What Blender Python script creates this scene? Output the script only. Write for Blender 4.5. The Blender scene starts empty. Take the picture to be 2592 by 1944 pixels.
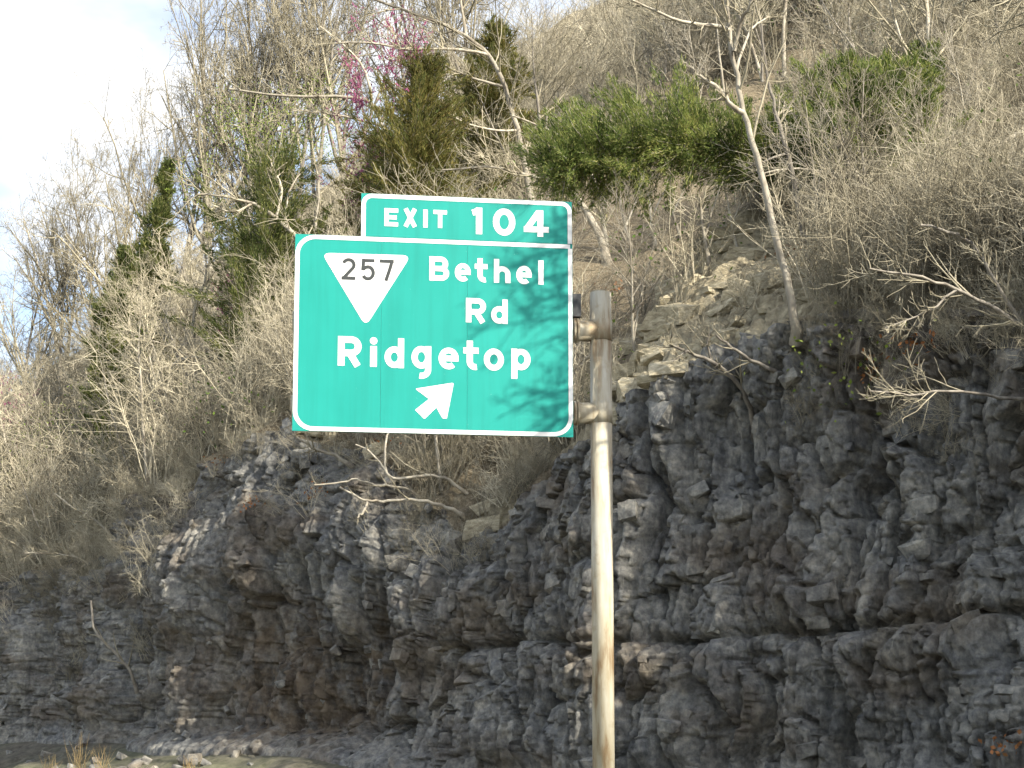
import bpy, math, random
import numpy as np
from mathutils import Vector, Matrix, Euler
from mathutils.bvhtree import BVHTree

# ------------------------------------------------------------------ camera, sky, sun, exposure
scene = bpy.context.scene
C = scene.collection
F = 3600.0; W, H = 2592.0, 1944.0; PITCH = math.radians(6.0); EYE = 1.4; RISE = 0.1443      # lens rise, in focal lengths
cam_data = bpy.data.cameras.new("camera")
cam_data.sensor_width = 36.0; cam_data.lens = 36.0 * F / W
cam_data.shift_y = RISE * F / W; cam_data.clip_start = 0.1; cam_data.clip_end = 5000.0
cam = bpy.data.objects.new("camera", cam_data); C.objects.link(cam)
cam.location = (0, 0, EYE); cam.rotation_euler = (math.pi / 2 + PITCH, 0, 0)
scene.camera = cam

SUN_DIR = Vector((0.65, -0.60, 0.58)).normalized()          # towards the sun
sun_el = math.asin(SUN_DIR.z); sun_az = math.atan2(SUN_DIR.x, SUN_DIR.y)
sl = bpy.data.lights.new("sun", 'SUN'); sl.energy = 5.0; sl.angle = math.radians(0.5); sl.color = (1.0, 0.93, 0.80)
sun = bpy.data.objects.new("sun", sl); C.objects.link(sun)
sun.rotation_euler = SUN_DIR.to_track_quat('Z', 'Y').to_euler()

world = bpy.data.worlds.new("World"); scene.world = world; world.use_nodes = True
nt = world.node_tree; nt.nodes.clear()
def N(tree, typ, **kw):
    n = tree.nodes.new(typ)
    for k, v in kw.items(): setattr(n, k, v)
    return n
sky = N(nt, 'ShaderNodeTexSky', sky_type='NISHITA', sun_disc=False)
sky.sun_elevation = sun_el; sky.sun_rotation = sun_az; sky.dust_density = 1.2
tc = N(nt, 'ShaderNodeTexCoord'); mp = N(nt, 'ShaderNodeMapping'); mp.inputs['Scale'].default_value = (1.0, 1.0, 2.2)
mp.inputs['Location'].default_value = (0.35, 0.1, 0.45)
nz = N(nt, 'ShaderNodeTexNoise'); nz.inputs['Scale'].default_value = 3.0; nz.inputs['Detail'].default_value = 6.0; nz.inputs['Roughness'].default_value = 0.5
rp = N(nt, 'ShaderNodeValToRGB'); rp.color_ramp.elements[0].position = 0.42; rp.color_ramp.elements[1].position = 0.60
mx = N(nt, 'ShaderNodeMixRGB'); mx.inputs['Color2'].default_value = (4.6, 4.65, 4.75, 1)
bg = N(nt, 'ShaderNodeBackground'); bg.inputs['Strength'].default_value = 0.15
out = N(nt, 'ShaderNodeOutputWorld')
L = nt.links.new
L(tc.outputs['Generated'], mp.inputs['Vector']); L(mp.outputs[0], nz.inputs['Vector']); L(nz.outputs['Fac'], rp.inputs['Fac'])
L(rp.outputs['Color'], mx.inputs['Fac']); L(sky.outputs['Color'], mx.inputs['Color1']); L(mx.outputs['Color'], bg.inputs['Color']); L(bg.outputs[0], out.inputs['Surface'])

vs = scene.view_settings
vs.view_transform = 'Standard'; vs.look = 'None'; vs.exposure = 1.0; vs.gamma = 1.0; vs.use_curve_mapping = False
scene.cycles.use_adaptive_sampling = True; scene.cycles.adaptive_threshold = 0.03
scene.cycles.max_bounces = 3; scene.cycles.diffuse_bounces = 1; scene.cycles.glossy_bounces = 1; scene.cycles.transmission_bounces = 2

rng = np.random.default_rng(11); R = random.Random(5)

# ------------------------------------------------------------------ helpers
def P(px, py, Y):
    """world point seen at full-size pixel (px,py) at horizontal distance Y"""
    u = (px - W / 2) / F; v = (H / 2 - py) / F + RISE
    yc = math.cos(PITCH) - v * math.sin(PITCH); zc = math.sin(PITCH) + v * math.cos(PITCH)
    return np.array((u / yc * Y, Y, EYE + zc / yc * Y))
def PM(px_len, Y): return px_len * Y / F                     # pixel length -> metres at distance

def tag(o, label=None, cat=None, group=None, kind=None):
    if label: o['label'] = label
    if cat: o['category'] = cat
    if group: o['group'] = group
    if kind: o['kind'] = kind
    return o
def mesh_np(name, verts, faces_list, smooth=False, mats=()):
    """faces_list: list of int arrays (n,k)"""
    me = bpy.data.meshes.new(name)
    verts = np.asarray(verts, np.float32)
    tot = [np.full(len(f), f.shape[1], np.int32) for f in faces_list if len(f)]
    idx = np.concatenate([f.ravel() for f in faces_list if len(f)]).astype(np.int32)
    tot = np.concatenate(tot); start = np.concatenate(([0], np.cumsum(tot)[:-1])).astype(np.int32)
    me.vertices.add(len(verts)); me.vertices.foreach_set('co', verts.ravel())
    me.loops.add(len(idx)); me.loops.foreach_set('vertex_index', idx)
    me.polygons.add(len(tot)); me.polygons.foreach_set('loop_start', start); me.polygons.foreach_set('loop_total', tot)
    me.update(calc_edges=True); me.validate()
    if smooth: me.polygons.foreach_set('use_smooth', np.ones(len(me.polygons), bool))
    for m in mats: me.materials.append(m)
    return me
def link(name, me, parent=None, loc=None):
    o = bpy.data.objects.new(name, me); C.objects.link(o)
    if parent: o.parent = parent
    if loc is not None: o.location = loc
    return o
def empty(name, loc=(0, 0, 0)):
    o = bpy.data.objects.new(name, None); C.objects.link(o); o.location = loc; o.empty_display_size = 0.2
    return o
def hashn(ix, iy, seed=0):
    m = np.uint64(0xffffffff)
    h = (ix.astype(np.int64) * 374761393 + iy.astype(np.int64) * 668265263 + seed * 1442695041).astype(np.uint64) & m
    h = ((h ^ (h >> np.uint64(13))) * np.uint64(1274126177)) & m
    h = ((h ^ (h >> np.uint64(16))) * np.uint64(2246822519)) & m
    return ((h ^ (h >> np.uint64(15))) & m).astype(np.float64) / 4294967295.0
def vnoise(x, y, seed=0):
    x, y = np.broadcast_arrays(np.asarray(x, float), np.asarray(y, float))
    ix = np.floor(x); iy = np.floor(y); fx = x - ix; fy = y - iy
    fx = fx * fx * (3 - 2 * fx); fy = fy * fy * (3 - 2 * fy)
    a = hashn(ix, iy, seed); b = hashn(ix + 1, iy, seed); c = hashn(ix, iy + 1, seed); d = hashn(ix + 1, iy + 1, seed)
    return (a * (1 - fx) + b * fx) * (1 - fy) + (c * (1 - fx) + d * fx) * fy - 0.5
def fbm(x, y, seed=0, o=4):
    r = 0; a = 1.0
    for k in range(o):
        r = r + a * vnoise(x * 2 ** k, y * 2 ** k, seed + k * 7); a *= 0.5
    return r

# ------------------------------------------------------------------ materials
def new_mat(name, rough=0.9, spec=0.2):
    m = bpy.data.materials.new(name); m.use_nodes = True
    b = m.node_tree.nodes['Principled BSDF']; b.inputs['Roughness'].default_value = rough
    b.inputs['Specular IOR Level'].default_value = spec
    return m, m.node_tree, b
def ramp(t, stops):
    r = t.nodes.new('ShaderNodeValToRGB'); e = r.color_ramp.elements
    while len(e) < len(stops): e.new(0.5)
    for k, (p, c) in enumerate(stops): e[k].position = p; e[k].color = (*c, 1)
    return r
def noise(t, scale, detail=4, rough=0.55, vec=None):
    n = t.nodes.new('ShaderNodeTexNoise'); n.inputs['Scale'].default_value = scale; n.inputs['Detail'].default_value = detail; n.inputs['Roughness'].default_value = rough
    if vec is not None: t.links.new(vec, n.inputs['Vector'])
    return n
def mixc(t, fac, a, b, mode='MIX'):
    m = t.nodes.new('ShaderNodeMixRGB'); m.blend_type = mode
    for s, v in ((0, fac), (1, a), (2, b)):
        if isinstance(v, (int, float)): m.inputs[s].default_value = v
        elif isinstance(v, tuple): m.inputs[s].default_value = (*v, 1)
        else: t.links.new(v, m.inputs[s])
    return m.outputs[0]
def bump(t, b, h, strength, dist):
    n = t.nodes.new('ShaderNodeBump'); n.inputs['Strength'].default_value = strength; n.inputs['Distance'].default_value = dist
    t.links.new(h, n.inputs['Height']); t.links.new(n.outputs[0], b.inputs['Normal'])
def geo_pos(t, scale=(1, 1, 1)):
    g = t.nodes.new('ShaderNodeNewGeometry'); mp_ = t.nodes.new('ShaderNodeMapping'); mp_.inputs['Scale'].default_value = scale
    t.links.new(g.outputs['Position'], mp_.inputs['Vector']); return mp_.outputs[0], g

def rock_material():
    m, t, b = new_mat('limestone', 0.92, 0.15)
    pos, g = geo_pos(t)
    n1 = noise(t, 0.9, 6, 0.62, pos); n2 = noise(t, 6.0, 6, 0.65, pos)
    grey = ramp(t, [(0.3, (0.122, 0.123, 0.118)), (0.5, (0.26, 0.256, 0.238)), (0.72, (0.47, 0.448, 0.39))])
    t.links.new(n2.outputs['Fac'], grey.inputs['Fac'])
    big = ramp(t, [(0.35, (0.72, 0.74, 0.78)), (0.65, (1.12, 1.1, 1.05))]); t.links.new(n1.outputs['Fac'], big.inputs['Fac'])
    col = mixc(t, 1.0, grey.outputs[0], big.outputs[0], 'MULTIPLY')
    # iron stains: brown and ochre patches, stretched along the beds
    pb, _ = geo_pos(t, (0.33, 0.33, 0.6)); n3 = noise(t, 1.0, 5, 0.6, pb)
    st = ramp(t, [(0.48, (0, 0, 0)), (0.62, (1, 1, 1))]); t.links.new(n3.outputs['Fac'], st.inputs['Fac'])
    n4 = noise(t, 3.0, 4, 0.6, pos); brown = ramp(t, [(0.35, (0.075, 0.055, 0.038)), (0.6, (0.20, 0.155, 0.105))]); t.links.new(n4.outputs['Fac'], brown.inputs['Fac'])
    sh = t.nodes.new('ShaderNodeAttribute'); sh.attribute_name = 'shale'; n7 = noise(t, 2.0, 4, 0.6, pos)
    mm = t.nodes.new('ShaderNodeMath'); mm.operation = 'MULTIPLY'; t.links.new(sh.outputs['Fac'], mm.inputs[0]); t.links.new(n7.outputs['Fac'], mm.inputs[1])
    sr = ramp(t, [(0.2, (0, 0, 0)), (0.5, (0.9, 0.9, 0.9))]); t.links.new(mm.outputs[0], sr.inputs['Fac'])
    f0 = mixc(t, 1.0, st.outputs[0], (0.6, 0.6, 0.6), 'MULTIPLY'); f1 = mixc(t, 1.0, f0, sr.outputs[0], 'LIGHTEN')
    col = mixc(t, f1, col, brown.outputs[0])
    # thin dark water streaks running down
    ps, _ = geo_pos(t, (2.6, 2.6, 0.22)); n5 = noise(t, 1.0, 4, 0.6, ps)
    sk = ramp(t, [(0.54, (1, 1, 1)), (0.7, (0.55, 0.55, 0.57))]); t.links.new(n5.outputs['Fac'], sk.inputs['Fac'])
    col = mixc(t, 1.0, col, sk.outputs[0], 'MULTIPLY')
    oi = t.nodes.new('ShaderNodeObjectInfo'); ov = ramp(t, [(0, (0.82, 0.82, 0.82)), (1, (1.18, 1.16, 1.12))]); t.links.new(oi.outputs['Random'], ov.inputs['Fac'])
    col = mixc(t, 1.0, col, ov.outputs[0], 'MULTIPLY')
    t.links.new(col, b.inputs['Base Color'])
    pl, _ = geo_pos(t, (1.3, 1.3, 0.8)); n6 = noise(t, 9.0, 8, 0.7, pl)
    bump(t, b, n6.outputs['Fac'], 0.9, 0.06)
    return m
def litter_material():
    m, t, b = new_mat('leaf_litter', 0.95, 0.1)
    pos, _ = geo_pos(t); n1 = noise(t, 14, 6, 0.7, pos); n2 = noise(t, 0.35, 4, 0.5, pos); n3 = noise(t, 2.3, 5, 0.6, pos)
    c = ramp(t, [(0.28, (0.07, 0.05, 0.035)), (0.5, (0.17, 0.13, 0.085)), (0.72, (0.34, 0.275, 0.19))]); t.links.new(n1.outputs['Fac'], c.inputs['Fac'])
    gr = ramp(t, [(0.45, (0.19, 0.175, 0.15)), (0.6, (0.10, 0.11, 0.045))]); t.links.new(n2.outputs['Fac'], gr.inputs['Fac'])
    f = ramp(t, [(0.5, (0, 0, 0)), (0.65, (0.6, 0.6, 0.6))]); t.links.new(n3.outputs['Fac'], f.inputs['Fac'])
    col = mixc(t, f.outputs[0], c.outputs[0], gr.outputs[0]); t.links.new(col, b.inputs['Base Color'])
    bump(t, b, n1.outputs['Fac'], 0.8, 0.12); return m
def bark_material(name, lo, hi, patch=None, scale=6.0, var=(0.72, 1.18)):
    m, t, b = new_mat(name, 0.85, 0.2)
    pos, _ = geo_pos(t, (1, 1, 0.45)); n1 = noise(t, scale, 5, 0.6, pos)
    c = ramp(t, [(0.35, lo), (0.65, hi)]); t.links.new(n1.outputs['Fac'], c.inputs['Fac']); col = c.outputs[0]
    if patch:
        n2 = noise(t, 2.2, 3, 0.5, pos); f = ramp(t, [(0.55, (0, 0, 0)), (0.62, (1, 1, 1))]); t.links.new(n2.outputs['Fac'], f.inputs['Fac'])
        col = mixc(t, f.outputs[0], col, patch)
    oi = t.nodes.new('ShaderNodeObjectInfo'); ov = ramp(t, [(0, (var[0],) * 3), (1, (var[1],) * 3)]); t.links.new(oi.outputs['Random'], ov.inputs['Fac'])
    col = mixc(t, 1.0, col, ov.outputs[0], 'MULTIPLY'); t.links.new(col, b.inputs['Base Color'])
    bump(t, b, n1.outputs['Fac'], 0.5, 0.02); return m
def leaf_material(name, stops, trans=0.25):
    m, t, b = new_mat(name, 0.75, 0.2)
    g = t.nodes.new('ShaderNodeNewGeometry'); c = ramp(t, stops); t.links.new(g.outputs['Random Per Island'], c.inputs['Fac'])
    pos, _ = geo_pos(t); n2 = noise(t, 1.1, 3, 0.5, pos); v = ramp(t, [(0.35, (0.6, 0.65, 0.6)), (0.65, (1.25, 1.2, 1.1))]); t.links.new(n2.outputs['Fac'], v.inputs['Fac'])
    col = mixc(t, 1.0, c.outputs[0], v.outputs[0], 'MULTIPLY'); t.links.new(col, b.inputs['Base Color'])
    tr = t.nodes.new('ShaderNodeBsdfTranslucent'); t.links.new(col, tr.inputs['Color'])
    mixs = t.nodes.new('ShaderNodeMixShader'); mixs.inputs[0].default_value = trans
    o = t.nodes['Material Output']; t.links.new(b.outputs[0], mixs.inputs[1]); t.links.new(tr.outputs[0], mixs.inputs[2]); t.links.new(mixs.outputs[0], o.inputs['Surface'])
    return m
M = {}
M['rock'] = rock_material(); M['litter'] = litter_material()
M['pale'] = bark_material('pale_bark', (0.32, 0.285, 0.225), (0.52, 0.475, 0.38), (0.30, 0.26, 0.20))
M['grey'] = bark_material('grey_bark', (0.17, 0.15, 0.125), (0.36, 0.325, 0.27))
M['twig'] = bark_material('twig_bark', (0.24, 0.215, 0.155), (0.44, 0.395, 0.285), scale=2.0)
M['brush'] = bark_material('brush_bark', (0.27, 0.24, 0.17), (0.62, 0.555, 0.41), scale=0.7, var=(0.42, 1.3))
M['cedar'] = leaf_material('cedar_leaf', [(0.0, (0.05, 0.075, 0.025)), (0.4, (0.13, 0.165, 0.05)), (0.75, (0.23, 0.25, 0.09)), (1.0, (0.32, 0.30, 0.14))], 0.45)
M['cedar_light'] = leaf_material('cedar_light_leaf', [(0.0, (0.06, 0.095, 0.028)), (0.4, (0.17, 0.23, 0.065)), (0.75, (0.30, 0.34, 0.11)), (1.0, (0.40, 0.38, 0.16))], 0.5)
M['cedar_olive'] = leaf_material('cedar_olive_leaf', [(0.0, (0.08, 0.09, 0.028)), (0.5, (0.21, 0.20, 0.065)), (0.8, (0.31, 0.25, 0.10)), (1.0, (0.15, 0.22, 0.06))], 0.45)
M['lime'] = leaf_material('new_leaf', [(0.0, (0.16, 0.24, 0.035)), (1.0, (0.30, 0.36, 0.09))], 0.4)
M['green_leaf'] = leaf_material('green_leaf', [(0.0, (0.05, 0.10, 0.02)), (1.0, (0.16, 0.24, 0.05))], 0.4)
M['blossom'] = leaf_material('blossom', [(0.0, (0.34, 0.075, 0.21)), (1.0, (0.52, 0.19, 0.36))], 0.3)
M['dead_leaf'] = leaf_material('dead_leaf', [(0.0, (0.28, 0.10, 0.035)), (1.0, (0.52, 0.24, 0.10))], 0.2)
M['grass'] = leaf_material('dry_grass_blade', [(0.0, (0.25, 0.17, 0.08)), (1.0, (0.46, 0.36, 0.2))], 0.2)
def ground_material():
    m, t, b = new_mat('verge_ground', 0.95, 0.1); pos, _ = geo_pos(t); n1 = noise(t, 3, 8, 0.7, pos); n2 = noise(t, 0.15, 4, 0.5, pos)
    c = ramp(t, [(0.3, (0.06, 0.055, 0.045)), (0.7, (0.19, 0.17, 0.135))]); t.links.new(n1.outputs['Fac'], c.inputs['Fac'])
    g = ramp(t, [(0.45, (0, 0, 0)), (0.6, (0.3, 0.3, 0.3))]); t.links.new(n2.outputs['Fac'], g.inputs['Fac'])
    t.links.new(mixc(t, g.outputs[0], c.outputs[0], (0.09, 0.12, 0.04)), b.inputs['Base Color']); bump(t, b, n1.outputs['Fac'], 0.6, 0.08); return m
M['ground'] = ground_material()

# ------------------------------------------------------------------ terrain: ground, cliff, hillside
ctrl = np.array([(15.5, -14), (14.6, 0), (13.2, 9), (10.9, 17.5), (8.0, 23.2), (3.2, 28), (-3, 33.6), (-8.8, 39.2), (-13, 45.0), (-18, 52), (-25.5, 62), (-36, 75), (-52, 93), (-76, 118)], float)
seg = np.r_[0, np.cumsum(np.hypot(*np.diff(ctrl, axis=0).T))]
sd = np.arange(0, seg[-1], 0.25); pd = np.stack([np.interp(sd, seg, ctrl[:, k]) for k in (0, 1)], 1)
ker = np.exp(-0.5 * (np.arange(-16, 17) / 6.0) ** 2); ker /= ker.sum()
pdp = np.pad(pd, ((16, 16), (0, 0)), mode='edge'); pd = np.stack([np.convolve(pdp[:, k], ker, 'valid') for k in (0, 1)], 1)
# column positions: spacing grows with distance from the camera
cols = []; s = 0.0
while s < sd[-1] - 0.5:
    cols.append(s); yy = np.interp(s, sd, pd[:, 1]); xx = np.interp(s, sd, pd[:, 0]); D = math.hypot(xx, yy)
    vis = yy > 17.0
    s += 0.0018 * D if vis else 0.35
S = np.array(cols); ns = len(S)
PX = np.interp(S, sd, pd[:, 0]); PY = np.interp(S, sd, pd[:, 1])
tx = np.gradient(PX, S); ty = np.gradient(PY, S); tl = np.hypot(tx, ty); tx /= tl; ty /= tl
NX, NY = ty, -tx                                             # into the hill (right of travel)
kx = np.where(PY > 12, 1296 + 3600 * PX / np.maximum(PY, 1) * 0.985, 3200); kx = np.clip(kx, -700, 3200)
def byx(tab): t = np.array(tab, float); return np.interp(kx, t[:, 0], t[:, 1])
rim = byx([(-700, 8), (0, 8.2), (150, 9.0), (280, 9.6), (330, 10.2), (400, 10.6), (500, 10.4), (700, 9.2), (850, 7.7), (1000, 6.7), (1250, 7.7), (1450, 8.6), (1700, 9.6), (2000, 9.7), (2300, 9.2), (2592, 8.8), (3200, 9.5)])
rim = rim + 0.9 * fbm(S * 0.35, S * 0, 31, 3)
spur = byx([(-700, 1.0), (250, 1.0), (340, 0.1), (420, -0.6), (560, -0.2), (750, 0.5), (950, 0.5), (1250, 0.0), (1500, -0.3), (1750, 0.2), (2000, -0.1), (2592, 0), (3200, 0)]) + 1.2 * fbm(S * 0.28, S * 0, 77, 2)
z0 = byx([(-700, 1.3), (200, 1.2), (700, 0.8), (1200, 0.5), (3200, 0.4)]) + 0.3 * vnoise(S * 0.4, 0 * S, 5)

beds = [-2.0]; rb = np.random.default_rng(3)
while beds[-1] < 16: beds.append(beds[-1] + rb.choice([0.16, 0.24, 0.34, 0.5, 0.72], p=[.2, .28, .27, .17, .08]))
beds = np.array(beds)
def blocks(s, z, beds_, wmin, wmax, seed, tilt, joint=0.5):
    b = np.searchsorted(beds_, z).astype(np.int64)
    # joints carry on through a few beds
    grp = (b // 3) * 3
    gsel = np.where(hashn(b, b * 0, seed + 9) < joint, b, grp)
    w = wmin + (wmax - wmin) * hashn(gsel, gsel * 0, seed + 1)
    q = s / w + 13.7 * hashn(gsel, gsel * 0 + 3, seed + 2)
    q = q + 0.35 * np.sin(q * 2.1 + gsel)                     # uneven widths
    c = np.floor(q).astype(np.int64); fr = q - c - 0.5
    h = hashn(c, gsel * 1 + 1, seed + 3) - 0.5
    tl_ = (hashn(c, gsel + 5, seed + 4) - 0.5) * fr * tilt * w
    edge = np.clip((0.5 - np.abs(fr)) * w / 0.07, 0, 1)
    lo = beds_[np.clip(b - 1, 0, len(beds_) - 1)]; hi = beds_[np.clip(b, 0, len(beds_) - 1)]
    ez = np.clip(np.minimum(z - lo, hi - z) / 0.045, 0, 1)
    return h, tl_, edge, ez, hashn(b, b * 0 + 2, seed + 6) - 0.5
def voro(x, y, seed):
    """irregular angular cells: random offset, tilt of the cell's own plane, distance to the cell edge"""
    ix = np.floor(x); iy = np.floor(y); d1 = np.full(x.shape, 9.0); d2 = np.full(x.shape, 9.0); h = np.zeros(x.shape); tl_ = np.zeros(x.shape)
    for dx in (-1, 0, 1):
        for dy in (-1, 0, 1):
            gx = ix + dx; gy = iy + dy; qx = gx + .5 + .9 * (hashn(gx, gy, seed) - .5); qy = gy + .5 + .9 * (hashn(gx, gy, seed + 1) - .5)
            d = np.maximum(np.abs(x - qx), np.abs(y - qy)) * .55 + np.hypot(x - qx, y - qy) * .45
            hh = hashn(gx, gy, seed + 2) - .5; tt = (hashn(gx, gy, seed + 3) - .5) * (x - qx) + .35 * (hashn(gx, gy, seed + 4) - .5) * (y - qy)
            n_ = d < d1; d2 = np.where(n_, d1, np.minimum(d2, d)); h = np.where(n_, hh, h); tl_ = np.where(n_, tt, tl_); d1 = np.where(n_, d, d1)
    return h, tl_, d2 - d1
def rock_disp(s, z, kxc):
    """displacement into the hill (m) of the face at arc position s, height z"""
    ws = s + 0.55 * fbm(s * 0.6, z * 0.5, 1, 3) + 0.12 * vnoise(s * 3, z * 2, 8)
    wz = z + 0.035 * s + 0.55 * fbm(s * 0.22, z * 0.5, 2, 3) + 0.07 * vnoise(s * 3, z * 3, 4)
    layered = np.clip((kxc - 1900) / 600, 0, 1) * 0.38 + 0.02 + 0.55 * vnoise(s * .22, z * .35, 33); layered = np.clip(layered, 0, 0.7)
    v1, p1, g1 = voro(ws / 1.25, wz / 3.6, 400); v2, p2, g2 = voro(ws / .55 + 7, wz / 1.5, 410); v3, p3, g3 = voro(ws / .26, wz / .6, 420); v4, p4, g4 = voro(ws / .11, wz / .2, 430)
    h1, t1, e1, z1, b1 = blocks(ws, wz, beds[::3], 0.7, 1.8, 100, 0.9, 0.25)
    h2, t2, e2, z2, b2 = blocks(ws, wz, beds, 0.3, 0.9, 200, 0.8, 0.5)
    d = 0.52 * v1 + 0.95 * p1 + 0.27 * v2 + 0.75 * p2 + 0.13 * v3 + 0.40 * p3 + 0.05 * v4 + 0.14 * p4
    d = d + 0.30 * np.clip(1 - g1 / .10, 0, 1) + 0.24 * np.clip(1 - g2 / .09, 0, 1) * (v2 > -.25) + 0.10 * np.clip(1 - g3 / .13, 0, 1) * (v3 > -.1)
    d = d + layered * (0.45 * h1 + 0.6 * t1 + 0.24 * h2 + 0.4 * t2 + 0.20 * b2 + 0.14 * (1 - e2) + 0.09 * (1 - z2) + 0.10 * (1 - z1))
    # upright flutes and joints
    d = d + 0.55 * np.abs(vnoise(ws * 1.3, wz * .10, 58)) + 0.30 * np.abs(vnoise(ws * 3.6, wz * .35, 59)) + 0.14 * np.abs(vnoise(ws * 9, wz * 1.0, 60))
    jt = np.abs(vnoise(ws * .9, wz * .06, 63)); d = d + 0.45 * np.clip(1 - jt / .035, 0, 1)
    d = d + 0.55 * fbm(s * 0.35, z * 0.35, 21, 3) + 0.04 * vnoise(s * 13, z * 7, 23) + 0.025 * vnoise(s * 25, z * 14, 24)
    d = d + np.clip((330 - kxc) / 80, 0, 1) * (0.9 * fbm(s * .8, z * .7, 121, 4) + .5 * voro(ws / 1.1, wz / 1.3, 440)[0])
    # long recess under a ledge at about 3.5 m, bench standing out below it
    led = 3.4 + 0.5 * fbm(s * 0.3, s * 0, 52, 3)
    m = np.clip((kxc - 950) / 200, 0, 1)
    d = d + m * (0.5 * np.exp(-((z - led) / 0.17) ** 2) * np.clip(.7 + 1.5 * vnoise(s * .8, s * 0, 53), 0, 1) - 0.3 * (z < led))
    # hollow under the rim on the left: crumbly shale
    a = np.exp(-((kxc - 640) / 330.0) ** 2) * np.clip((z - 0.5) / 1.2, 0, 1) * np.clip((6.0 + 2.2 * fbm(s * .5, z * .3, 61, 3) - z) / 2.4, 0, 1)
    d = d + 1.5 * a
    rock_disp.shale = a
    return d
nr = 210
T = np.linspace(0, 1, nr)[:, None]
Zf = z0[None] + (rim - z0)[None] * T
SS = np.broadcast_to(S[None], Zf.shape); KK = np.broadcast_to(kx[None], Zf.shape)
disp = rock_disp(SS, Zf, KK)
LEAN = 0.12
off = spur[None] + LEAN * Zf + disp * np.clip(T * 12, 0.25, 1)
wl = byx([(-700, .5), (300, .5), (360, .9), (450, 1), (1050, 1), (1250, .3), (1400, 0), (3200, 0)])[None]; zk = (rim - byx([(-700, 2.0), (360, 2.8), (700, 3.0), (1200, 1.5), (3200, 1)]))[None] + .5 * fbm(SS * .5, SS * 0, 73, 3)
off = off + wl * .42 * np.maximum(Zf - zk, 0)
cx = PX[None] + NX[None] * off; cy = PY[None] + NY[None] * off
cz = Zf + 0.06 * vnoise(SS * 3, Zf * 5, 71) * np.sin(np.pi * T)
# talus apron in front of the toe
na = 26; ta = np.linspace(1, 0, na)[:, None]                 # 1 = far out, 0 = toe
ad = -(ta ** 1.0) * byx([(-700, 4.5), (800, 4.0), (3200, 2.5)])[None]
azz = (z0[None] + 0.08) * (1 - ta) ** 1.4 - 0.08 + 0.22 * fbm(SS[:na] * 1.3, ad * 1.5, 81, 4) * np.sin(np.pi * np.clip(1 - ta, 0, 1)) * 1.2
aoff = off[0][None] + ad
ax = PX[None] + NX[None] * aoff; ay = PY[None] + NY[None] * aoff
# hillside
dr = np.concatenate([np.arange(0.0, 7.0, 0.085), 7.0 * 1.07 ** np.arange(0, 42)]); nh = len(dr); Dd = dr[:, None]
bl = byx([(-700, 2), (330, 2.5), (700, 5.5), (1500, 5.0), (1800, 2.5), (3200, 2.0)])[None]; bg_ = byx([(-700, .8), (330, 0.8), (700, 1.0), (1500, 1.05), (1800, 0.8), (3200, .7)])[None]
GR = byx([(-700, 0.86), (300, 0.86), (900, 0.88), (1600, 0.78), (3200, 0.62)])[None]
hz = rim[None] + bg_ * np.minimum(Dd, bl) + GR * np.maximum(Dd - bl, 0)
SH = np.broadcast_to(S[None], hz.shape); DH = np.broadcast_to(Dd, hz.shape)
hz = hz + np.clip(Dd / 4, 0, 1) * 1.4 * fbm(SH * 0.12, DH * 0.12, 91, 3) + 0.35 * np.clip(Dd / 1.5, 0, 1) * fbm(SH * 0.9, DH * 0.9, 92, 4)
# rocky steps near the rim
stp = 0.45; q = (hz + 0.035 * SH + 0.5 * fbm(SH * 0.5, DH * 0.5, 95, 3)) / stp; fq = q - np.floor(q)
terr = (np.clip((fq - 0.62) / 0.38, 0, 1) - fq) * stp
bench = np.exp(-((kx[None] - 1640) / 300.0) ** 4) * np.clip((6.0 - Dd) / 2.0, 0, 1)
fade = np.clip(Dd / 0.4, 0, 1) * np.clip((7.5 - Dd) / 3.0, 0, 1) * np.clip(0.55 + 1.6 * vnoise(SH * 0.5, DH * 0.5, 96), 0, 1)
fade = np.maximum(fade, bench * np.clip(Dd / 0.4, 0, 1)); hz = hz + terr * (fade + bench * .3) + bench * (.35 * (voro(SH / .7, DH / .5, 500)[0]) + .16 * voro(SH / .3, DH / .25, 510)[0]) * np.clip(Dd / .4, 0, 1) + fade * 0.12 * vnoise(SH * 6, DH * 7, 97)
top = off[-1]
smooth_top = spur + LEAN * rim + (wl * .42 * np.maximum(rim[None] - zk[-1:], 0))[0]
ho = smooth_top[None] + (top - smooth_top)[None] * np.exp(-Dd / 0.8)
NG = np.array((0.72, 0.69)); NG /= np.hypot(*NG)
d1 = np.minimum(Dd, 8.0); d2 = np.maximum(Dd - 8.0, 0)
hx = PX[None] + NX[None] * (ho + d1) + NG[0] * d2; hy = PY[None] + NY[None] * (ho + d1) + NG[1] * d2
hz[0] = cz[-1]

def grid_mesh(name, X, Y, Z, mat, smooth=False):
    r, c = X.shape; v = np.stack([X, Y, Z], -1).reshape(-1, 3)
    i = np.arange(r * c).reshape(r, c); f = np.stack([i[:-1, :-1], i[:-1, 1:], i[1:, 1:], i[1:, :-1]], -1).reshape(-1, 4)
    return mesh_np(name, v, [f], smooth, [mat])
g = 1500.0
gm = mesh_np('ground', [(-g, -g, 0), (g, -g, 0), (g, g, 0), (-g, g, 0)], [np.array([[0, 1, 2, 3]])], False, [M['ground']])
tag(link('ground', gm), 'gravelly verge at the foot of the rock cut', 'ground', kind='structure')
cm0 = grid_mesh('cliff', cx, cy, cz, M['rock']); sa = cm0.attributes.new('shale', 'FLOAT', 'POINT'); sa.data.foreach_set('value', np.clip(rock_disp.shale, 0, 1).ravel().astype(np.float32))
cliff = link('cliff', cm0); tag(cliff, 'shaded grey layered limestone road cut', 'rock face', kind='structure')
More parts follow.
